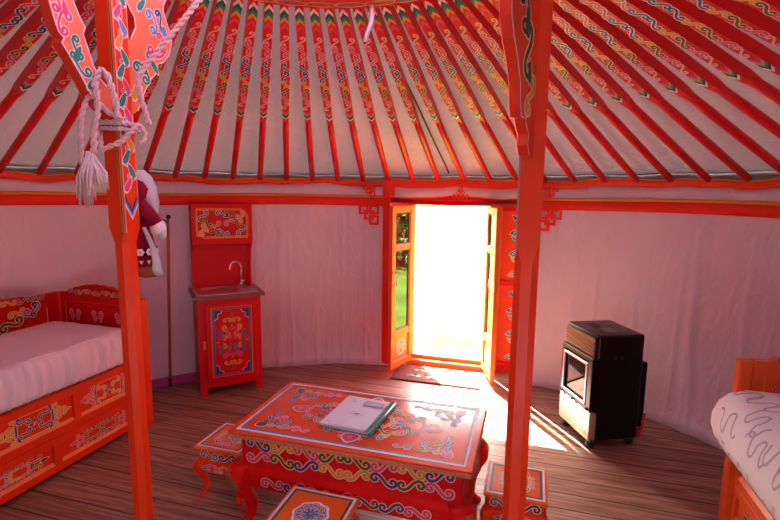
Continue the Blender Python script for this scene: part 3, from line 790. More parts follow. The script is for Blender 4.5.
# ------------------------------------------------------------------ sink cabinet
th = math.radians(43.5)
SW, SD = .47, .385
T = Matrix.Translation((-1.66, 1.532, 0)) @ Matrix.Rotation(th, 4, 'Z')    # x along the front, y to the back
sink = empty('sink_cabinet', T @ Vector((SW / 2, SD / 2, 0)), th); tag(sink, 'tall red cabinet with steel sink and painted door by the left wall', 'sink cabinet')
IT = Matrix.Translation((-SW / 2, -SD / 2, 0))
def spart(mb, name, label=None, par=None):
    for i, v in enumerate(mb.v): mb.v[i] = tuple(IT @ Vector(v)) 
    o = mb.build(name, par or sink)
    if label: o['label'] = label
    return o
CT = .775
mb = MB(); pt = .02
for x in (0, SW - pt): mb.prism([(0, 0), (.05, 0), (.05, .07), (SD - .05, .07), (SD - .05, 0), (SD, 0), (SD, CT), (0, CT)], 'x', x, x + pt, CHERRY)
mb.prism([(0, 0), (.045, 0), (.055, .07), (SW - .055, .07), (SW - .045, 0), (SW, 0), (SW, CT), (0, CT)], 'y', -.001, .02, CHERRY)
mb.box(0, SW, SD - .02, SD, .05, CT, CHERRY); mb.box(0, SW, 0, SD, .07, .09, CHERRY)
spart(mb, 'body')
mb = MB(); mb.box(.05, SW - .035, -.018, -.002, .12, CT - .04, CHERRY, .004)
P = Paint(mb, (SW / 2 + .0075, -.018, .43), (1, 0, 0), (0, 0, 1))
P.rect(-.135, .135, -.26, .26, .012, SLATE, 1); P.rect(-.15, .15, -.275, .275, .004, YEL, 1)
for sx in (-1, 1):
    for sy in (-1, 1):
        P.poly([(sx * .128, sy * .253), (sx * .075, sy * .253), (sx * .085, sy * .235), (sx * .105, sy * .225), (sx * .108, sy * .195), (sx * .128, sy * .185)][::sx * sy], BLUE, 2)
        P.line([(sx * .07, sy * .25), (sx * .08, sy * .232), (sx * .102, sy * .222), (sx * .105, sy * .19), (sx * .128, sy * .178)], .005, WHITE, 3)
medallion(P, (0, 0), .22, .42, (YEL, PINK, SLATE, YEL), None, 1, .17)
medallion(P, (0, 0), .14, .25, (PINK, SLATE, YEL, PINK), None, 3, .2)
dr = spart(mb, 'door')
mb = MB(); mb.box(.028, .044, -.026, -.002, .39, .45, YEL, .004); spart(mb, 'handle', 'small yellow latch', dr)
mb = MB(); c0, c1 = CT, CT + .026
bx0, bx1, by0, by1 = .05, .33, .06, SD - .07
for x0, x1, y0, y1 in ((-.03, bx0, -.03, SD), (bx1, SW + .03, -.03, SD), (bx0, bx1, -.03, by0), (bx0, bx1, by1, SD)): mb.box(x0, x1, y0, y1, c0, c1, mat('brown_counter', '#7a4a3a', .4))
spart(mb, 'counter', 'brown counter edge')
mb = MB(); zt = c1 + .004
def rr(x0, x1, y0, y1, z, r, n=5):
    o = []
    for cx, cy, a0 in ((x1 - r, y1 - r, 0), (x0 + r, y1 - r, PI / 2), (x0 + r, y0 + r, PI), (x1 - r, y0 + r, 1.5 * PI)):
        for i in range(n + 1): o.append((cx + r * math.cos(a0 + PI / 2 * i / n), cy + r * math.sin(a0 + PI / 2 * i / n), z))
    return o
mb.loft([rr(-.005, SW - .01, .0, SD - .02, c1, .03), rr(-.0, SW - .015, .005, SD - .025, zt, .03), rr(bx0, bx1, by0, by1, zt, .05), rr(bx0 + .006, bx1 - .006, by0 + .006, by1 - .006, zt - .01, .05), rr(bx0 + .02, bx1 - .02, by0 + .02, by1 - .02, zt - .13, .05)], STEEL, True)
spart(mb, 'basin', 'stainless steel basin')
mb = MB(); fx, fy = .375, SD - .10
mb.tube([(fx, fy, zt - .002), (fx, fy, zt + .035)], [.018, .014], CHROME, 12)
mb.tube([(fx, fy, zt + .02), (fx, fy, zt + .16)] + [(fx - .045 + .045 * math.cos(a * PI / 8), fy - .01 * a / 8, zt + .16 + .05 * math.sin(a * PI / 8)) for a in range(1, 9)] + [(fx - .092, fy - .012, zt + .145)], .0075, CHROME, 10)
mb.tube([(fx, fy, zt + .04), (fx + .03, fy - .01, zt + .05)], .005, CHROME, 8)
spart(mb, 'tap', 'chrome gooseneck tap')
mb = MB(); mb.box(0, SW, SD - .022, SD, CT, 1.49, CHERRY); 
for x in (0, SW - .018): mb.prism([(SD - .12, CT + .0), (SD - .02, CT), (SD - .02, 1.49), (SD - .12, 1.49), (SD - .12, 1.17), (SD - .06, 1.10), (SD - .05, .95), (SD - .06, .85)], 'x', x, x + .018, CHERRY)
spart(mb, 'back_panel')
mb = MB(); mb.box(.0, SW - .0, SD - .15, SD - .021, 1.165, 1.488, CHERRY, .006)
P = Paint(mb, (SW / 2, SD - .15, 1.335), (1, 0, 0), (0, 0, 1))
P.line([(-.19, -.10), (-.19, .115), (.14, .115), (.16, .1), (.19, .075), (.19, -.115), (-.14, -.115), (-.165, -.1)], .007, YEL, 1, closed=True)
P.line([(-.2, -.06), (-.2, .105), (.165, .105)], .005, YEL, 1); P.line([(.2, .06), (.2, -.105), (-.165, -.105)], .005, YEL, 1)
for s in (1, -1):
    for kd, c, z, a, m in (('S', (-.145, .06), .09, .9, BLUE), ('S', (-.12, .005), .10, -.6, OLIVE), ('C', (-.10, -.04), .08, .3, YEL), ('S', (-.055, -.02), .09, .8, PINK), ('C', (-.06, -.07), .08, 2.6, OLIVE), ('S', (-.15, -.05), .09, 1.4, YEL), ('S', (.0, -.075), .09, -.2, BLUE)):
        P.curl(kd, (c[0] * s, c[1] * s), z, a + (PI if s < 0 else 0), m, WHITE if m is BLUE else YEL if m is OLIVE else PALEP, .2, 2)
spart(mb, 'wall_box', 'red upper box painted with two scroll corners')

# ------------------------------------------------------------------ gas heater
th = math.atan2(-.899, .438)
HT = Matrix.Translation((.982, 1.945, 0)) @ Matrix.Rotation(th, 4, 'Z')     # x along the front (left to right), y = depth (back)
HW, HD, HH = .365, .335, .742
heater = empty('gas_heater', HT @ Vector((HW / 2, HD / 2, 0)), th); tag(heater, 'black portable gas heater on castors in front of the right wall', 'heater')
def hpart(mb, name, label=None, par=None):
    M = Matrix.Translation((-HW / 2, -HD / 2, 0))
    for i, v in enumerate(mb.v): mb.v[i] = tuple(M @ Vector(v))
    o = mb.build(name, par or heater)
    if label: o['label'] = label
    return o
mb = MB(); mb.box(.0, HW, .018, HD, .055, HH, BLACK, .018, seg=3); hpart(mb, 'housing')
GRL = mat('heater_grille_metal', '#6a5648', .3, metal=.9)
mb = MB(); mb.box(.015, HW - .015, .004, .03, .60, HH - .02, GRL, .004)
for i in range(5): mb.box(.02, HW - .02, -.002, .010, .612 + i * .019, .620 + i * .019, GRL, .002)
hpart(mb, 'grille', 'ribbed bronze grille')
mb = MB(); z0, z1 = .255, .60
mb.box(.0, HW, -.012, .05, .565, z1, BLACK, .006)
mb.box(.0, .03, -.012, .05, z0, .57, BLACK, .006); mb.box(HW - .05, HW, -.012, .05, z0, .57, BLACK, .006); mb.box(.0, HW, -.012, .05, z0, .285, BLACK, .006)
fr = hpart(mb, 'fire_frame')
mb = MB()
for x0, x1, a, b in ((.03, .045, .285, .555), (HW - .068, HW - .052, .285, .555), (.03, HW - .052, .54, .556), (.03, HW - .052, .283, .298)): mb.box(x0, x1, -.016, -.002, a, b, STEEL, .003)
hpart(mb, 'bezel', 'steel bezel', fr)
mb = MB(); mb.box(.045, HW - .065, .002, .006, .297, .542, HGLASS); hpart(mb, 'glass_window', None, fr)
mb = MB(); mb.box(.04, HW - .06, .03, .044, .29, .55, mat('ceramic_burner', '#6a5a52', .8, var=.2, scale=60))
for i in range(1, 3): mb.box(.04 + i * .087, .045 + i * .087, .022, .032, .29, .55, GRL)
hpart(mb, 'burner', 'grey burner plates', fr)
CREAMM = mat('cream_enamel', '#d2cab4', .2, metal=.75)
mb = MB(); mb.box(.0, HW - .0, -.008, .05, .062, .25, CREAMM, .006); lp = hpart(mb, 'lower_panel', 'shiny cream lower panel')
mb = MB()
for x in (.03, .17, .33): mb.tube([(x, -.012, .262), (x, -.022, .262)], .008, BLKPL, 8)
for z in (.18, .2): mb.box(.03, HW - .03, -.0105, -.0075, z, z + .003, GRL)
hpart(mb, 'catch', None, lp)
for x, y in ((.04, .03), (HW - .04, .03), (.04, HD - .03), (HW - .04, HD - .03)):
    mb = MB(); mb.tube([(x - .012, y, .024), (x + .012, y, .024)], .024, BLKPL, 14); mb.box(x - .016, x + .016, y - .012, y + .012, .035, .066, GRL, .003); hpart(mb, 'castor')
mb = MB(); mb.box(.03, HW - .0, HD - .002, HD + .035, .13, .56, BLACK, .006); hpart(mb, 'rear_guard')
mb = MB(); mb.tube([(HW - .02, HD + .02, .14), (HW + .0, HD + .035, .22), (HW - .01, HD + .03, .12), (HW - .02, HD + .01, .06)], .014, mat('red_hose', '#c0122c', .4), 8); hpart(mb, 'gas_hose', 'red gas hose')
mb = MB(); mb.box(.08, .16, .10, .16, HH - .001, HH + .004, BLKPL, .002); mb.box(.2, .3, .12, .2, HH - .001, HH + .002, GRL); hpart(mb, 'control_plate')
mb = MB()
for y in (.14, .18): mb.tube([(HW - .004, y, .60), (HW + .002, y, .60)], .014, BLKPL, 12)
hpart(mb, 'side_vent')

# ------------------------------------------------------------------ door mat
mt = mat('coir_door_mat', '#74402e', .95, var=.25, scale=40, bump=.8, bscale=200)
mb = MB(); mb.box(-.385, .385, 2.355, 2.72, 0, .012, mt, .004)
P = Paint(mb, (0, 2.5375, .012), (1, 0, 0), (0, 1, 0)); BRD = mat('mat_border', '#5e2f26', .95); MATD = mat('mat_slate', '#3a3440', .95)
P.rect(-.365, .365, -.165, .165, .016, BRD, 1)
for x in (-.2, -.02, .2):
    for y in (-.07, .07): P.curl('S', (x + .05 * (y > 0), y), .12, .2, BLACKP, None, .14, 1); P.curl('C', (x, y), .09, 1.2, MATD, None, .14, 1)
tag(mb.build('door_mat'), 'brown door mat with dark curls in front of the threshold', 'door mat')

# ------------------------------------------------------------------ low table and stools
def cabriole(mb, c, sx, sy, top, s, m, worn=None):
    """S-curved leg leaving the skirt corner diagonally (sx, sy); 'worn' rubs the outer knee bare"""
    key = [(1.0, .004, .040), (.88, .014, .043), (.74, .015, .040), (.56, .004, .030), (.36, -.010, .022), (.2, -.010, .019), (.08, .002, .021), (.0, .010, .025)]
    N, K = 20, 22; rings = []; ts = []
    for i in range(K + 1):
        t = 1 - i / K
        for (a, oa, wa), (b, ob, wb) in zip(key, key[1:]):
            if b <= t <= a:
                f = (a - t) / (a - b); f = f * f * (3 - 2 * f); o = (oa + (ob - oa) * f) * s; w = (wa + (wb - wa) * f) * s * .72
        ts.append(t); r = []
        for j in range(N):
            an = 2 * PI * (j + .5) / N; e = 3.2
            ca, sa = math.cos(an), math.sin(an); k = (abs(ca) ** e + abs(sa) ** e) ** (-1 / e)
            r.append((c[0] + sx * o + ca * k * w, c[1] + sy * o + sa * k * w, top * t))
        rings.append(r)
    k0 = len(mb.f); mb.loft(rings, m, True)
    if worn:
        ws = mb.slot(worn); ad = math.atan2(sy, sx)
        for i in range(K):
            for j in range(N):
                an = 2 * PI * (j + 1) / N; d = abs((an - ad + PI) % (2 * PI) - PI); t = (ts[i] + ts[i + 1]) / 2
                if .52 < t < .96 and d < 1.25 * math.sin(PI * (t - .52) / .44): mb.mi[k0 + i * N + j] = ws
def skirt(mb, hx, hy, z0, z1, hx0, m, drop):
    """flaring cyma moulding with a scalloped lower edge"""
    prof = [(hx0, z1), (hx0 + .014, z1 - .008), (hx0 + .022, z1 - .03), (hx0 + .024, z0 + .02), (hx0 + .018, z0)]
    def ringz(e, z): return [(-hx - e, -hy - e, z), (hx + e, -hy - e, z), (hx + e, hy + e, z), (-hx - e, hy + e, z)]
    mb.loft([ringz(e, z) for e, z in prof], m, False)

tab = empty('low_table', (-.008, .640, 0)); tag(tab, 'low red table with orange painted top in the middle of the floor', 'table')
TX, TY, TZ = .562, .308, .50
mb = MB(); mb.box(-TX, TX, -TY, TY, TZ - .012, TZ, TOPO, .002)
P = Paint(mb, (0, 0, TZ), (1, 0, 0), (0, 1, 0))
P.rect(-TX + .035, TX - .035, -TY + .035, TY - .035, .014, WHITE, 1); P.rect(-TX + .048, TX - .048, -TY + .048, TY - .048, .010, SLATE, 1)
def wedge(P, c, sx, sy, pal):
    """dense corner spray of scrolls along both sides of the corner"""
    X = lambda a, b: (c[0] + sx * a, c[1] + sy * b); f = sx * sy
    A = lambda a: a if f > 0 else -a
    P.leaf(X(.015, .015), .05, math.atan2(-sy, -sx), pal[0], WHITE, 1, .9)
    for (x, y), sz, a, m, kd, mi in (((.05, .045), .075, PI / 4, pal[0], 'S', 0), ((.10, .022), .085, .15, pal[1], 'S', 0), ((.022, .085), .075, PI / 2 - .1, pal[2], 'S', 1), ((.105, .06), .075, .7, pal[2], 'C', 0),
                                     ((.165, .030), .08, -.1, pal[3], 'S', 1), ((.035, .135), .07, PI / 2 + .2, pal[2], 'S', 0), ((.22, .018), .07, .2, PINK, 'S', 0), ((.075, .095), .065, 1.0, pal[3], 'C', 1)):
        P.curl(kd, X(x, y), sz, A(a) + (0 if sx > 0 else PI), m, WHITE if m in (BLUE, PINK) else CREAM, .2, 1, mir=(f < 0) != bool(mi))
for sx in (-1, 1):
    for sy in (-1, 1): wedge(P, (sx * (TX - .10), sy * (TY - .085)), -sx, -sy, (OLIVE, YEL, BLUE, PINK) if sx < 0 else (PINK, YEL, BLUE, OLIVE))
for mx in (1, -1):
    for my in (1, -1):
        g = mx * my
        for (x, y), sz, a, m, kd, mi in (((.06, .045), .10, .8, BLUE, 'S', 0), ((.13, .03), .10, -.5, YEL, 'S', 0), ((.115, .085), .10, .3, OLIVE, 'S', 1), ((.19, .055), .10, .9, PINK, 'C', 0), ((.045, .115), .09, 1.2, PINK, 'C', 1),
                                         ((.205, .025), .07, .2, BLUE, 'S', 1), ((.16, .115), .09, -.6, YEL, 'S', 0), ((.245, .06), .09, .5, OLIVE, 'S', 1), ((.29, .035), .08, -.7, PINK, 'S', 0), ((.10, .145), .08, .4, BLUE, 'S', 0), ((.03, .165), .07, 1.0, YEL, 'S', 1)):
            P.curl(kd, (mx * x, my * y * 1.05), sz, a * g + (PI if mx < 0 else 0), m, WHITE if m in (BLUE, PINK) else CREAM, .19, 1, mir=(g < 0) != bool(mi))
for sx in (-1, 1):
    P.leaf((sx * .345, 0), .075, 0 if sx > 0 else PI, PINK, WHITE, 1, .85); P.leaf((sx * .345, 0), .035, 0 if sx > 0 else PI, YEL, None, 3, .85)
    P.leaf((0, sx * .2), .075, PI / 2 * sx, PINK, WHITE, 1, .95); P.dot((0, sx * .195), .013, YEL, 4)
tp = mb.build('tabletop', tab)
mb = MB(); zc = TZ - .021
for x0, x1, y0, y1 in ((-TX, TX, -TY, -TY + .012), (-TX, TX, TY - .012, TY), (-TX, -TX + .012, -TY, TY), (TX - .012, TX, -TY, TY)): mb.box(x0, x1, y0, y1, TZ - .03, TZ - .012, GOLDEDGE, .001)
nb = 62
for i in range(nb):
    x = -TX + (i + .5) * 2 * TX / nb
    for y in (-TY, TY): mb.box(x - .0055, x + .0055, y - .004, y + .004, TZ - .029, TZ - .013, GOLDEDGE, .002)
for i in range(34):
    y = -TY + (i + .5) * 2 * TY / 34
    for x in (-TX, TX): mb.box(x - .004, x + .004, y - .0055, y + .0055, TZ - .029, TZ - .013, GOLDEDGE, .002)
mb.build('carved_edge', tab)['label'] = 'beaded gilt carved edge'
AX, AY = TX - .045, TY - .04
mb = MB(); mb.box(-AX, AX, -AY, AY, .325, TZ - .025, RED, .003)
for (o, u, hw) in (((0, -AY, 0), (1, 0, 0), AX), ((0, AY, 0), (-1, 0, 0), AX), ((AX, 0, 0), (0, 1, 0), AY), ((-AX, 0, 0), (0, -1, 0), AY)):
    P = Paint(mb, o, u, (0, 0, 1)); n = 8 if hw > .4 else 4
    pal1 = [BLUE, YEL, PINK, OLIVE, OLIVE, PINK, YEL, BLUE]; pal2 = [PINK, OLIVE, BLUE, YEL, YEL, BLUE, OLIVE, PINK]
    stp = 2 * (hw - .03) / n
    for i in range(n):
        x = -hw + .03 + stp * (i + .5)
        for z, pal, fl in ((.432, pal1, 0), (.370, pal2, 1)):
            m = pal[i]; P.curl('S', (x, z), stp * .92, .12 if (i + fl) % 2 else -.12, m, CREAM if m in (YEL, OLIVE) else PALEP, .2, 1, mir=bool((i + fl) % 2))
mb.build('apron', tab)
mb = MB(); prof = [(.0, .335), (.016, .325), (.028, .30), (.030, .26), (.022, .228)]
mb.loft([[(-AX - e, -AY - e, z), (AX + e, -AY - e, z), (AX + e, AY + e, z), (-AX - e, AY + e, z)] for e, z in prof], RED, False)
for (o, u, hw) in (((0, -AY - .030, 0), (1, 0, 0), AX), ((0, AY + .030, 0), (-1, 0, 0), AX), ((AX + .030, 0, 0), (0, 1, 0), AY), ((-AX - .030, 0, 0), (0, -1, 0), AY)):
    P = Paint(mb, o, u, (0, 0, 1), off=.001); n = 7 if hw > .4 else 3; w0 = hw - .12; stp = 2 * w0 / n
    for i in range(n): P.curl('S', (-w0 + stp * (i + .5), .27), stp * .9, .1, [PINK, BLUE, YEL, PINK, OLIVE, BLUE, PINK][i % 7], CREAM if i % 3 == 2 else PALEP, .2, 1, mir=bool(i % 2))
mb.build('skirt', tab)
for sx in (-1, 1):
    for sy in (-1, 1):
        mb = MB(); cabriole(mb, (sx * (AX - .012), sy * (AY - .012)), sx, sy, .33, 1.75, RED, BARE); mb.build('leg', tab)

def stool(loc, label, stoolpal, h=.137, Z=.285):
    s = empty('painted_stool', (loc[0], loc[1], 0)); tag(s, label, 'stool', 'low painted stools round the table')
    q_ = Z - .285
    mb = MB(); mb.box(-h, h, -h, h, Z - .018, Z, STOOLO, .003)
    P = Paint(mb, (0, 0, Z), (1, 0, 0), (0, 1, 0))
    P.rect(-h + .016, h - .016, -h + .016, h - .016, .010, WHITE, 1); P.rect(-h + .028, h - .028, -h + .028, h - .028, .009, stoolpal[0], 1)
    if stoolpal[1] == 'knot': knot(P, (0, 0), .135, (LBLUE, SLATE, YEL), .11)
    else: medallion(P, (0, 0), .17, .17, (PINK, SLATE, YEL, PINK), WHITE, 1, .2)
    mb.build('seat', s)
    a = h - .018
    mb = MB(); mb.box(-a, a, -a, a, .205 + q_, Z - .017, RED if stoolpal[2] else ORANGE, .003)
    for (o, u) in (((0, -a, 0), (1, 0, 0)), ((0, a, 0), (-1, 0, 0)), ((a, 0, 0), (0, 1, 0)), ((-a, 0, 0), (0, -1, 0))):
        P = Paint(mb, o, u, (0, 0, 1))
        for i in range(2): P.curl('S', (-.055 + .11 * i, .236 + q_), .095, 0, BLACKP if i else SLATE, WHITE, .18, 1, mir=bool(i))
    mb.build('apron', s)
    mb = MB(); mb.loft([[(-a - e, -a - e, z), (a + e, -a - e, z), (a + e, a + e, z), (-a - e, a + e, z)] for e, z in ((0, .212 + q_), (.012, .206 + q_), (.016, .19 + q_), (.014, .152 + q_))], ORANGE, False)
    for (o, u) in (((0, -a - .0165, 0), (1, 0, 0)), ((0, a + .0165, 0), (-1, 0, 0)), ((a + .0165, 0, 0), (0, 1, 0)), ((-a - .0165, 0, 0), (0, -1, 0))):
        P = Paint(mb, o, u, (0, 0, 1))
        P.curl('C', (-.03, .178 + q_), .07, PI, PINK, WHITE, .16, 1); P.curl('C', (.045, .178 + q_), .07, PI, YEL, WHITE, .16, 1); P.curl('S', (-.092, .178 + q_), .05, 0, SLATE, WHITE, .2, 1)
    mb.build('skirt', s)
    for sx in (-1, 1):
        for sy in (-1, 1):
            mb = MB(); cabriole(mb, (sx * (a - .012), sy * (a - .012)), sx, sy, .205 + q_, .95, ORANGE); mb.build('leg', s)
    return s
stool((-.757, .628), 'small orange stool at the left end of the table, pink medallion on its seat', (SLATE, 'med', False))
stool((-.072, .166), 'orange stool in front of the table with blue knot on its seat', (DTEAL, 'knot', True), .158, .30)
stool((.722, .682), 'small orange stool half hidden behind the right column', (DTEAL, 'med', False))

# booklet on the table
bk = empty('plastic_folder', (-.045, .655, .503), math.radians(-3)); tag(bk, 'green plastic report folder with white printed cover lying on the table', 'folder')
GRN = mat('green_folder_plastic', '#5aa58c', .3); PAPER = mat('white_paper', '#e6e4ef', .6)
def rot(mb):
    return mb
sk = lambda x, y: x + .22 * y * 0
mb = MB(); mb.box(-.135, .135, -.172, .172, 0, .003, GRN, .001); mb.tube([(.133, -.172, .009), (.133, .172, .009)], .009, GRN, 10); mb.build('cover', bk)
mb = MB(); mb.box(-.125, .128, -.165, .168, .003, .014, PAPER, .001); mb.build('pages', bk)
mb = MB(); rings = []
mb.loft([[(x0, y, .0145), (x1, y, .0145 + lift), (x1, y, .0152 + lift), (x0, y, .0152)] for y, x0, x1, lift in ((-.166, -.128, .115, .006), (-.05, -.128, .115, .003), (.166, -.128, .115, .001))], PAPER, False)
GREY = mat('printed_grey', '#a3a3b8', .6)
P = Paint(mb, (0, 0, .017), (1, 0, 0), (0, 1, 0), off=.0035)
P.fill(-.01, .095, .075, .125, GREY); P.fill(.0, .085, .085, .115, mat('printed_photo', '#c9c6d4', .6, var=.3, scale=120), 1)
for y, xs in ((.115, (-.095, -.065)), (.095, (-.075, -.055)), (-.03, (-.035, .04)), (-.14, (-.11, -.085))):
    pts = [(xs[0] + (xs[1] - xs[0]) * i / 10, y + .004 * math.sin(i * 2.1)) for i in range(11)]; P.line(pts, .0035, GREY)
P.fill(-.01, .012, -.035, -.02, mat('printed_red', '#b0647a', .6))
mb.build('title_sheet', bk)
mb = MB(); mb.box(.108, .124, -.172, .172, .014, .024, GRN, .003); mb.build('spine_clip', bk)
bk.rotation_euler = (0, 0, math.radians(-4))

# ------------------------------------------------------------------ left bed
BED = mat('bed_orange_red_paint', '#de3410', .42, spec=.2); BEDR = mat('bed_deep_red_paint', '#cc1212', .42, spec=.2)
def crest(x0, x1, zb, zt, rise, n=40):
    pts = [(x0, zb), (x1, zb)]
    for i in range(n + 1):
        t = i / n; u = abs(2 * t - 1)
        z = zt + (0 if u > .78 else rise * (1 - (u / .78) ** 2) ** .8 + .008 * abs(math.sin(u / .78 * PI * 3.5)))
        pts.append((x1 + (x0 - x1) * t, z))
    return pts
def panel_ornament(P, c, w, h, pal):
    """rounded cartouche with scroll points at both ends"""
    pts = [(-.20, -.42), (.20, -.42), (.26, -.28), (.26, .28), (.20, .42), (-.20, .42), (-.26, .28), (-.26, -.28)]
    P.line([(c[0] + w * x, c[1] + h * y) for x, y in pts], h * .10, CREAM, 1, closed=True); P.line([(c[0] + w * x, c[1] + h * y) for x, y in pts], h * .055, pal[0], 2, closed=True)
    for sx in (-1, 1):
        for sy in (-1, 1):
            P.curl('S', (c[0] + sx * w * .15, c[1] + sy * h * .20), h * .42, .5 * sx * sy, pal[2], CREAM, .2, 1, mir=sx * sy < 0)
            P.curl('C', (c[0] + sx * w * .315, c[1] + sy * h * .21), h * .42, (PI / 2 if sx < 0 else -PI / 2) + .5 * sx * sy, pal[1], CREAM, .22, 1)
            P.curl('S', (c[0] + sx * w * .395, c[1] + sy * h * .11), h * .34, -.5 * sx * sy, pal[1], CREAM, .2, 1, mir=sx * sy > 0)
        P.leaf((c[0] + sx * w * .485, c[1]), h * .26, 0 if sx > 0 else PI, pal[1], CREAM)
    for a in range(4): P.leaf((c[0] + h * .12 * math.cos(a * PI / 2), c[1] + h * .12 * math.sin(a * PI / 2)), h * .15, a * PI / 2, BLACKP, WHITE)
def rail_ornament(P, c, w, h, pal):
    """pointed chain of paired scrolls"""
    n = 6
    for i in range(n):
        x = c[0] - w * .36 + w * .72 * i / (n - 1); m = pal[0 if 0 < i < n - 1 else 1] if i % 2 else pal[2 if 0 < i < n - 1 else 1]
        for sy in (-1, 1):
            P.curl('S', (x, c[1] + sy * h * (.2 if 0 < i < n - 1 else .12)), h * .5, .6 * sy * (1 if i % 2 else -1), m, CREAM, .2, 1, mir=(sy > 0) != bool(i % 2))
            if i < n - 1: P.curl('C', (x + w * .072, c[1] + sy * h * .34), h * .26, PI if sy > 0 else 0, pal[3], CREAM, .22, 1)
    for sx in (-1, 1): P.leaf((c[0] + sx * w * .475, c[1]), h * .36, 0 if sx > 0 else PI, pal[1], CREAM)
def build_bed(label, sgn, xf, yend, ylen, depth, zrail, zend, rise, backrest, m1, m2, rows):
    root = empty('day_bed', (xf + sgn * depth / 2, yend - ylen / 2, 0)); tag(root, label, 'bed')
    off = Vector(root.location)
    def part(mb, name, lab=None, par=None):
        for i, v in enumerate(mb.v): mb.v[i] = (v[0] - off.x, v[1] - off.y, v[2])
        o = mb.build(name, par or root)
        if lab: o['label'] = lab
        return o
    X = lambda d: xf + sgn * d
    def bx(mb, d0, d1, a, b, z0, z1, m, bev=.003):
        p, q = sorted((X(d0), X(d1))); mb.box(p, q, a, b, z0, z1, m, bev)
    y0, y1 = yend - ylen, yend
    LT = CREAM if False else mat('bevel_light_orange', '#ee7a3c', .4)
    # upper rail board and the drawer front below it
    for nm, za, zb, divs, orn in (('side_rail', .235, zrail, rows[0], panel_ornament), ('drawer_front', .03, .232, rows[1], rail_ornament)):
        mb = MB(); bx(mb, .014, .034, y0, y1 - .03, za, zb, m1, 0)
        for a, b in ((zb - .045, zb), (za, za + .045)): bx(mb, 0, .02, y0, y1 - .03, a, b, m1)
        edges = [y0] + [d for d in divs] + [y1 - .03]
        for d in divs: bx(mb, 0, .02, d - .022, d + .022, za + .0452, zb - .0452, m1, 0)
        bx(mb, 0, .02, y1 - .075, y1 - .03, za + .0452, zb - .0452, m1, 0)
        for i in range(len(edges) - 1):
            a, b = edges[i] + (.022 if i else .03), edges[i + 1] - (.022 if i < len(edges) - 2 else .045)
            # sloped lower bevel of the sunk panel
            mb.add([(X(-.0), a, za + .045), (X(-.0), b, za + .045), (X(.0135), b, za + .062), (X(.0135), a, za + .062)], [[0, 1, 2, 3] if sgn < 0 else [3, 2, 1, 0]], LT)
            P = Paint(mb, (X(.014), (a + b) / 2, (za + zb) / 2 + .006), (0, -sgn, 0), (0, 0, 1))
            pals = ([BLUE, YEL, BLUE, YEL], [OLIVE, PINK, YEL, WHITE]) if orn is panel_ornament else ([YEL, OLIVE, PINK, BLUE], [OLIVE, PINK, OLIVE, PINK])
            orn(P, (0, 0), min(.40, (b - a) * .88), (zb - za - .09) * 1.12, pals[i % 2])
        part(mb, nm)
    # corner posts
    for y in (y1 - .005, y0):
        for d in (-.03, depth - .03):
            mb = MB(); bx(mb, d, d + .055, y - .03, y + .03, 0, zend - .005, m1, .006); part(mb, 'post')
    # end board with crest
    mb = MB(); xa, xb = sorted((X(.02), X(depth - .02)))
    mb.prism(crest(xa, xb, .2, zend, rise), 'y', y1 - .022, y1 + .012, m2)
    P = Paint(mb, ((xa + xb) / 2, y1 - .022, 0), (1, 0, 0), (0, 0, 1)); w = xb - xa
    frieze(P, -w * .36, w * .36, zend + rise * .35 - .01, .05, [BLUE, YEL, PINK, OLIVE, YEL], CREAM, 6, .1)
    for a in (-w * .42, w * .42): P.line([(a, zend - .22), (a, zend - .07)], .008, YEL, 1)
    P.rect(-w * .42, w * .42, zend - .24, zend - .06, .004, m1, 1)
    for a in (-.3, 0, .3): P.curl('C', (w * a, zend - .14), .09, 0, PINK, PALEP, .15, 1); P.curl('C', (w * a, zend - .17), .07, PI, PINK, PALEP, .15, 1)
    part(mb, 'end_board')
    # slats under the mattress
    mb = MB(); bx(mb, .03, depth - .03, y0, y1 - .03, zrail - .06, zrail - .03, BARE, 0); part(mb, 'mattress_board')
    if backrest:
        mb = MB(); mb.prism([(b, z) for b, z in crest(y0, y1 - .03, .2, zend + .0, rise * .6)], 'x', *sorted((X(depth - .02), X(depth + .012))), m2)
        P = Paint(mb, (X(depth - .02), 0, 0), (0, -sgn, 0), (0, 0, 1)); c = -sgn
        L0 = y1 - .06
        for i in range(9): P.curl('S', ((L0 - .12 - i * .09) * -sgn, zend - .012), .085, .05, [BLUE, BLUE, YEL, YEL, BLUE][i % 5], CREAM, .16, 1, mir=bool(i % 2))
        P.line([((L0 - .06) * -sgn, zend - .23), ((L0 - .06) * -sgn, zend - .09)], .008, YEL, 1)
        for kd, dy, z, s, a, m in (('C', .16, .80, .11, .5, SLATE), ('S', .15, .80, .09, 1.5, BLACKP), ('S', .26, .80, .1, .3, YEL), ('S', .30, .735, .14, .4, OLIVE), ('C', .42, .74, .12, 1.2, YEL), ('S', .5, .78, .14, -.4, OLIVE), ('C', .62, .76, .13, 2.2, BLUE)):
            P.curl(kd, ((L0 - dy) * -sgn, z), s, a, m, CREAM, .2, 1)
        part(mb, 'backrest')
    else:
        mb = MB(); bx(mb, depth - .03, depth, y0, y1 - .03, .05, zrail, m1); part(mb, 'side_rail')
    return root
LB = build_bed('red painted day bed against the left wall with carved end board', -1, -1.735, 1.07, 1.92, .70, .475, .885, .06, True, BED, BEDR, ((-.40, .078, .557), (-.55, -.10, .42)))
RBm = mat('bright_orange_bed_paint', '#ea5a18', .35)
RB = build_bed('orange painted bed at the right edge with carved headboard', 1, 1.725, 1.10, 1.92, .76, .40, .845, .05, False, RBm, RBm, ((-.42, .50), (-.40, .45)))

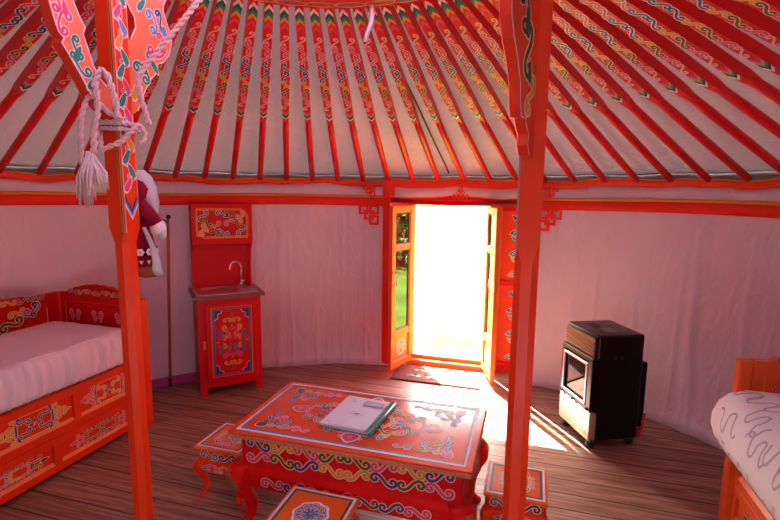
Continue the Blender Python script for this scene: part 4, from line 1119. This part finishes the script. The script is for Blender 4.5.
# bedding: rounded, softly creased slabs
def slab(name, x0, x1, y0, y1, z0, z1, m, rnd, nx, ny, side=None, seed=0, puff=.01, label=None, cat=None, ruff=0, bulge=0):
    """closed rounded block: top grid + sides; 'ruff' adds vertical gathers on the faces, 'bulge' swells the sides"""
    mb = MB(); rings = []
    cx, cy = (x0 + x1) / 2, (y0 + y1) / 2; hx, hy = (x1 - x0) / 2, (y1 - y0) / 2
    def outline(e, z, amp, k=200):
        pts = []
        rr_ = .07
        per = []
        def add(ax, ay, bx_, by_, n):
            for i in range(n): per.append((ax + (bx_ - ax) * i / n, ay + (by_ - ay) * i / n))
        X, Y = hx + e, hy + e; r = max(.01, rr_ + e * .5)
        for sx, sy, a0 in ((1, 1, 0), (-1, 1, PI / 2), (-1, -1, PI), (1, -1, 1.5 * PI)):
            for i in range(6):
                a = a0 + PI / 2 * i / 5; per.append((sx * (X - r) + r * math.cos(a), sy * (Y - r) + r * math.sin(a)))
            nxt = {0: (-(X - r), Y), PI / 2: (-X, -(Y - r)), PI: ((X - r), -Y), 1.5 * PI: (X, (Y - r))}[a0]
            st_ = per[-1]; nseg = nx if a0 in (0, PI) else ny
            for i in range(1, nseg): per.append((st_[0] + (nxt[0] - st_[0]) * i / nseg, st_[1] + (nxt[1] - st_[1]) * i / nseg))
        for i, (px, py) in enumerate(per):
            l = math.hypot(px / hx, py / hy) or 1
            w = amp * (math.sin(i * 1.35 + seed + .8 * math.sin(i * .31)) + .6 * math.sin(i * 2.3 + z * 9))
            pts.append((cx + px + w * px / hx * (abs(px) / hx > .8), cy + py + w * py / hy * (abs(py) / hy > .8), z))
        return pts
    H = z1 - z0; ns = 9
    rings.append(outline(-.10, z0, 0))
    for i in range(ns + 1):
        t = i / ns; a = t * PI
        e = -rnd + rnd * math.sin(min(PI / 2, a if t < .5 else PI - a)) ** .6 + bulge * math.sin(a)
        z = z0 + H * t if True else 0
        rings.append(outline(e, z0 + H * (.5 - .5 * math.cos(a)) , ruff * math.sin(a)))
    for k in range(1, 10):
        f = 1 - k / 10
        base = outline(-rnd, z1, 0)
        rings.append([(cx + (p[0] - cx) * f, cy + (p[1] - cy) * f, z1 + puff * (1 - f * f) + .003 * math.sin(p[0] * 23 + seed) * math.sin(p[1] * 17 + k)) for p in base])
    mb.loft(rings, m, True)
    o = mb.build(name); tag(o, label, cat); return o
q = slab('quilt_covered_mattress', -2.425, -1.725, -.86, 1.01, .478, .70, QUILT, .06, 12, 150, seed=1, puff=.012, ruff=.011, label='mattress under pale pink quilt on the left bed', cat='mattress')
mb = MB()
def seam(x): return [(x, -.8 + 1.76 * i / 40, .702 + .004 * math.sin(i)) for i in range(41)]
mb.tube([(p[0] + .7 + -.0, p[1], p[2] - .006) for p in seam(-2.475)], .006, QUILT, 6); mb.build('quilt_piping', q)
dv = slab('duvet_covered_mattress', 1.638, 2.44, -.80, 1.035,   .405, .735, DUVET, .11, 12, 50, seed=4, puff=.03, bulge=.055, ruff=.002, label='mattress under white duvet with grey squiggles on the right bed', cat='mattress')
# printed squiggle lines: meandering ribbons hugging the duvet
bpy.context.view_layer.update()
from mathutils.bvhtree import BVHTree
bt = BVHTree.FromPolygons([v.co.copy() for v in dv.data.vertices], [list(p.vertices) for p in dv.data.polygons])
def on_duvet(a, y):
    R_ = .16; x0 = 1.80
    if a < R_ * PI / 2: ph = a / R_; src = Vector((x0, y, .56)); d = Vector((-math.cos(ph), 0, math.sin(ph)))
    else: src = Vector((x0 + a - R_ * PI / 2, y, .56)); d = Vector((0, 0, 1))
    h = bt.ray_cast(src, d)
    return (h[0] + (h[1] if h[1].dot(d) > 0 else -h[1]) * .0015, h[1]) if h[0] else None
random.seed(21); mb = MB()
for gi in range(8):
    for gj in range(6):
        a = -.12 + gi * .085 + random.uniform(-.01, .01); y = -.2 + gj * .235 + random.uniform(-.02, .02) + (.11 if gi % 2 else 0)
        base = PI / 2 + random.uniform(-.3, .3); phs = random.uniform(0, 2 * PI); run = []; wl_ = random.uniform(.17, .21)
        for i in range(80):
            th_ = base + 1.5 * math.sin(2 * PI * i * .0042 / wl_ + phs)
            a += math.cos(th_) * .0042; y += math.sin(th_) * .0042
            if y > .99: break
            p = on_duvet(a, y)
            if p is None or (run and (p[0] - run[-1][0]).length > .02): break
            run.append(p)
        if len(run) < 8: continue
        L_, R_ = [], []
        for i, (c, n) in enumerate(run):
            t = (run[min(i + 1, len(run) - 1)][0] - run[max(i - 1, 0)][0]).normalized(); w = n.cross(t).normalized() * .0055
            L_.append(c + w); R_.append(c - w)
        m_ = len(run); mb.add(L_ + R_, [[m_ + i, m_ + i + 1, i + 1, i] for i in range(m_ - 1)], GREYSQ, True)
sq_ = mb.build('squiggle_print'); bm = bmesh.new(); bm.from_mesh(dv.data)
nf = len(bm.faces); bm.from_mesh(sq_.data); bm.faces.ensure_lookup_table()
for f_ in bm.faces[nf:]: f_.material_index = 1
dv.data.materials.append(GREYSQ); bm.to_mesh(dv.data); bm.free(); bpy.data.objects.remove(sq_)

# ------------------------------------------------------------------ outdoors
mb = MB(); mb.box(-60, 60, -40, 90, -.35, -.12, GRASS); tag(mb.build('meadow_ground'), 'sunlit green meadow beyond the open door', 'ground', kind='structure')
def tree(loc, h, r, name, label, cat, m, nleaf, seed):
    random.seed(seed); root = empty(name, (loc[0], loc[1], -.12)); tag(root, label, cat)
    t = MB(); t.tube([(0, 0, 0), (.1, .05, h * .4), (0, .1, h * .85)], [r * .09, r * .07, r * .03], BARK, 8)
    f = MB()
    for i in range(26):
        a = random.uniform(0, 2 * PI); z = random.uniform(.06, .8) * h; l = r * random.uniform(.6, 1)
        tip = Vector((math.cos(a) * l, math.sin(a) * l, z + random.uniform(.1, .35) * h * .4))
        t.tube([(0, 0, z * .8), tip * .5 + Vector((0, 0, z * .4)), tip], [r * .025, r * .018, r * .006], BARK, 5)
        for j in range(nleaf):
            c = tip.lerp(Vector((0, 0, z)), random.uniform(0, .7)) + Vector([random.gauss(0, r * .16) for _ in range(3)])
            n = Vector([random.gauss(0, 1) for _ in range(3)]).normalized(); u = n.orthogonal().normalized(); w = n.cross(u); s = random.uniform(.05, .1) * (1 + h / 8)
            f.add([c + u * s, c + w * s * .5, c - u * s, c - w * s * .5], [[0, 1, 2, 3]], m)
    t.build('trunk', root); f.build('foliage', root)
tree((5.2, 7.2), 4.2, 1.6, 'leafy_tree', 'leafy tree outside, mirrored in the upper glass of the left door leaf', 'tree', LEAF, 70, 1)
tree((9.5, 9.3), 5, 2.0, 'meadow_tree', 'farther leafy tree outside, seen only as a reflection in the door glass', 'tree', LEAF2, 70, 2)

# ------------------------------------------------------------------ light
w = bpy.data.worlds.new('sky'); SC.world = w; w.use_nodes = True
nt = w.node_tree; bg = nt.nodes['Background']
sk_ = nt.nodes.new('ShaderNodeTexSky'); sk_.sky_type = 'NISHITA'; sk_.sun_disc = False
sk_.sun_elevation = math.radians(45); sk_.sun_rotation = math.atan2(-.539, .842); sk_.air_density = 1.2; sk_.dust_density = 5
nt.links.new(sk_.outputs[0], bg.inputs['Color']); bg.inputs['Strength'].default_value = .5
sl = bpy.data.lights.new('sun', 'SUN'); sl.energy = 28; sl.angle = math.radians(.6); sl.color = (1, .96, .88)
so = bpy.data.objects.new('sun', sl); COL.objects.link(so)
el = math.radians(42.8); dvec = Vector((.553 * math.cos(el), -.833 * math.cos(el), -math.sin(el)))
so.rotation_euler = dvec.to_track_quat('-Z', 'Y').to_euler(); so.location = (-5, 10, 9)

# ------------------------------------------------------------------ camera
cd = bpy.data.cameras.new('camera'); cam = bpy.data.objects.new('camera', cd); COL.objects.link(cam); SC.camera = cam
cd.sensor_width = 36; cd.lens = 482.81 * 36 / 780; cd.clip_start = .05
pt, rl, yaw = .1401, .0120, .2859
fwd = Vector((-math.sin(yaw) * math.cos(pt), math.cos(yaw) * math.cos(pt), -math.sin(pt)))
r0 = Vector((math.cos(yaw), math.sin(yaw), 0)); u0 = r0.cross(fwd)
r1 = r0 * math.cos(rl) + u0 * math.sin(rl); u1 = -r0 * math.sin(rl) + u0 * math.cos(rl)
M = Matrix((r1, u1, -fwd)).transposed().to_4x4(); M.translation = Vector((.733, -1.4713, 1.6)); cam.matrix_world = M

vs = SC.view_settings
vs.view_transform = 'Standard'; vs.look = 'None'; vs.gamma = 1; vs.exposure = 1.98; vs.use_curve_mapping = False
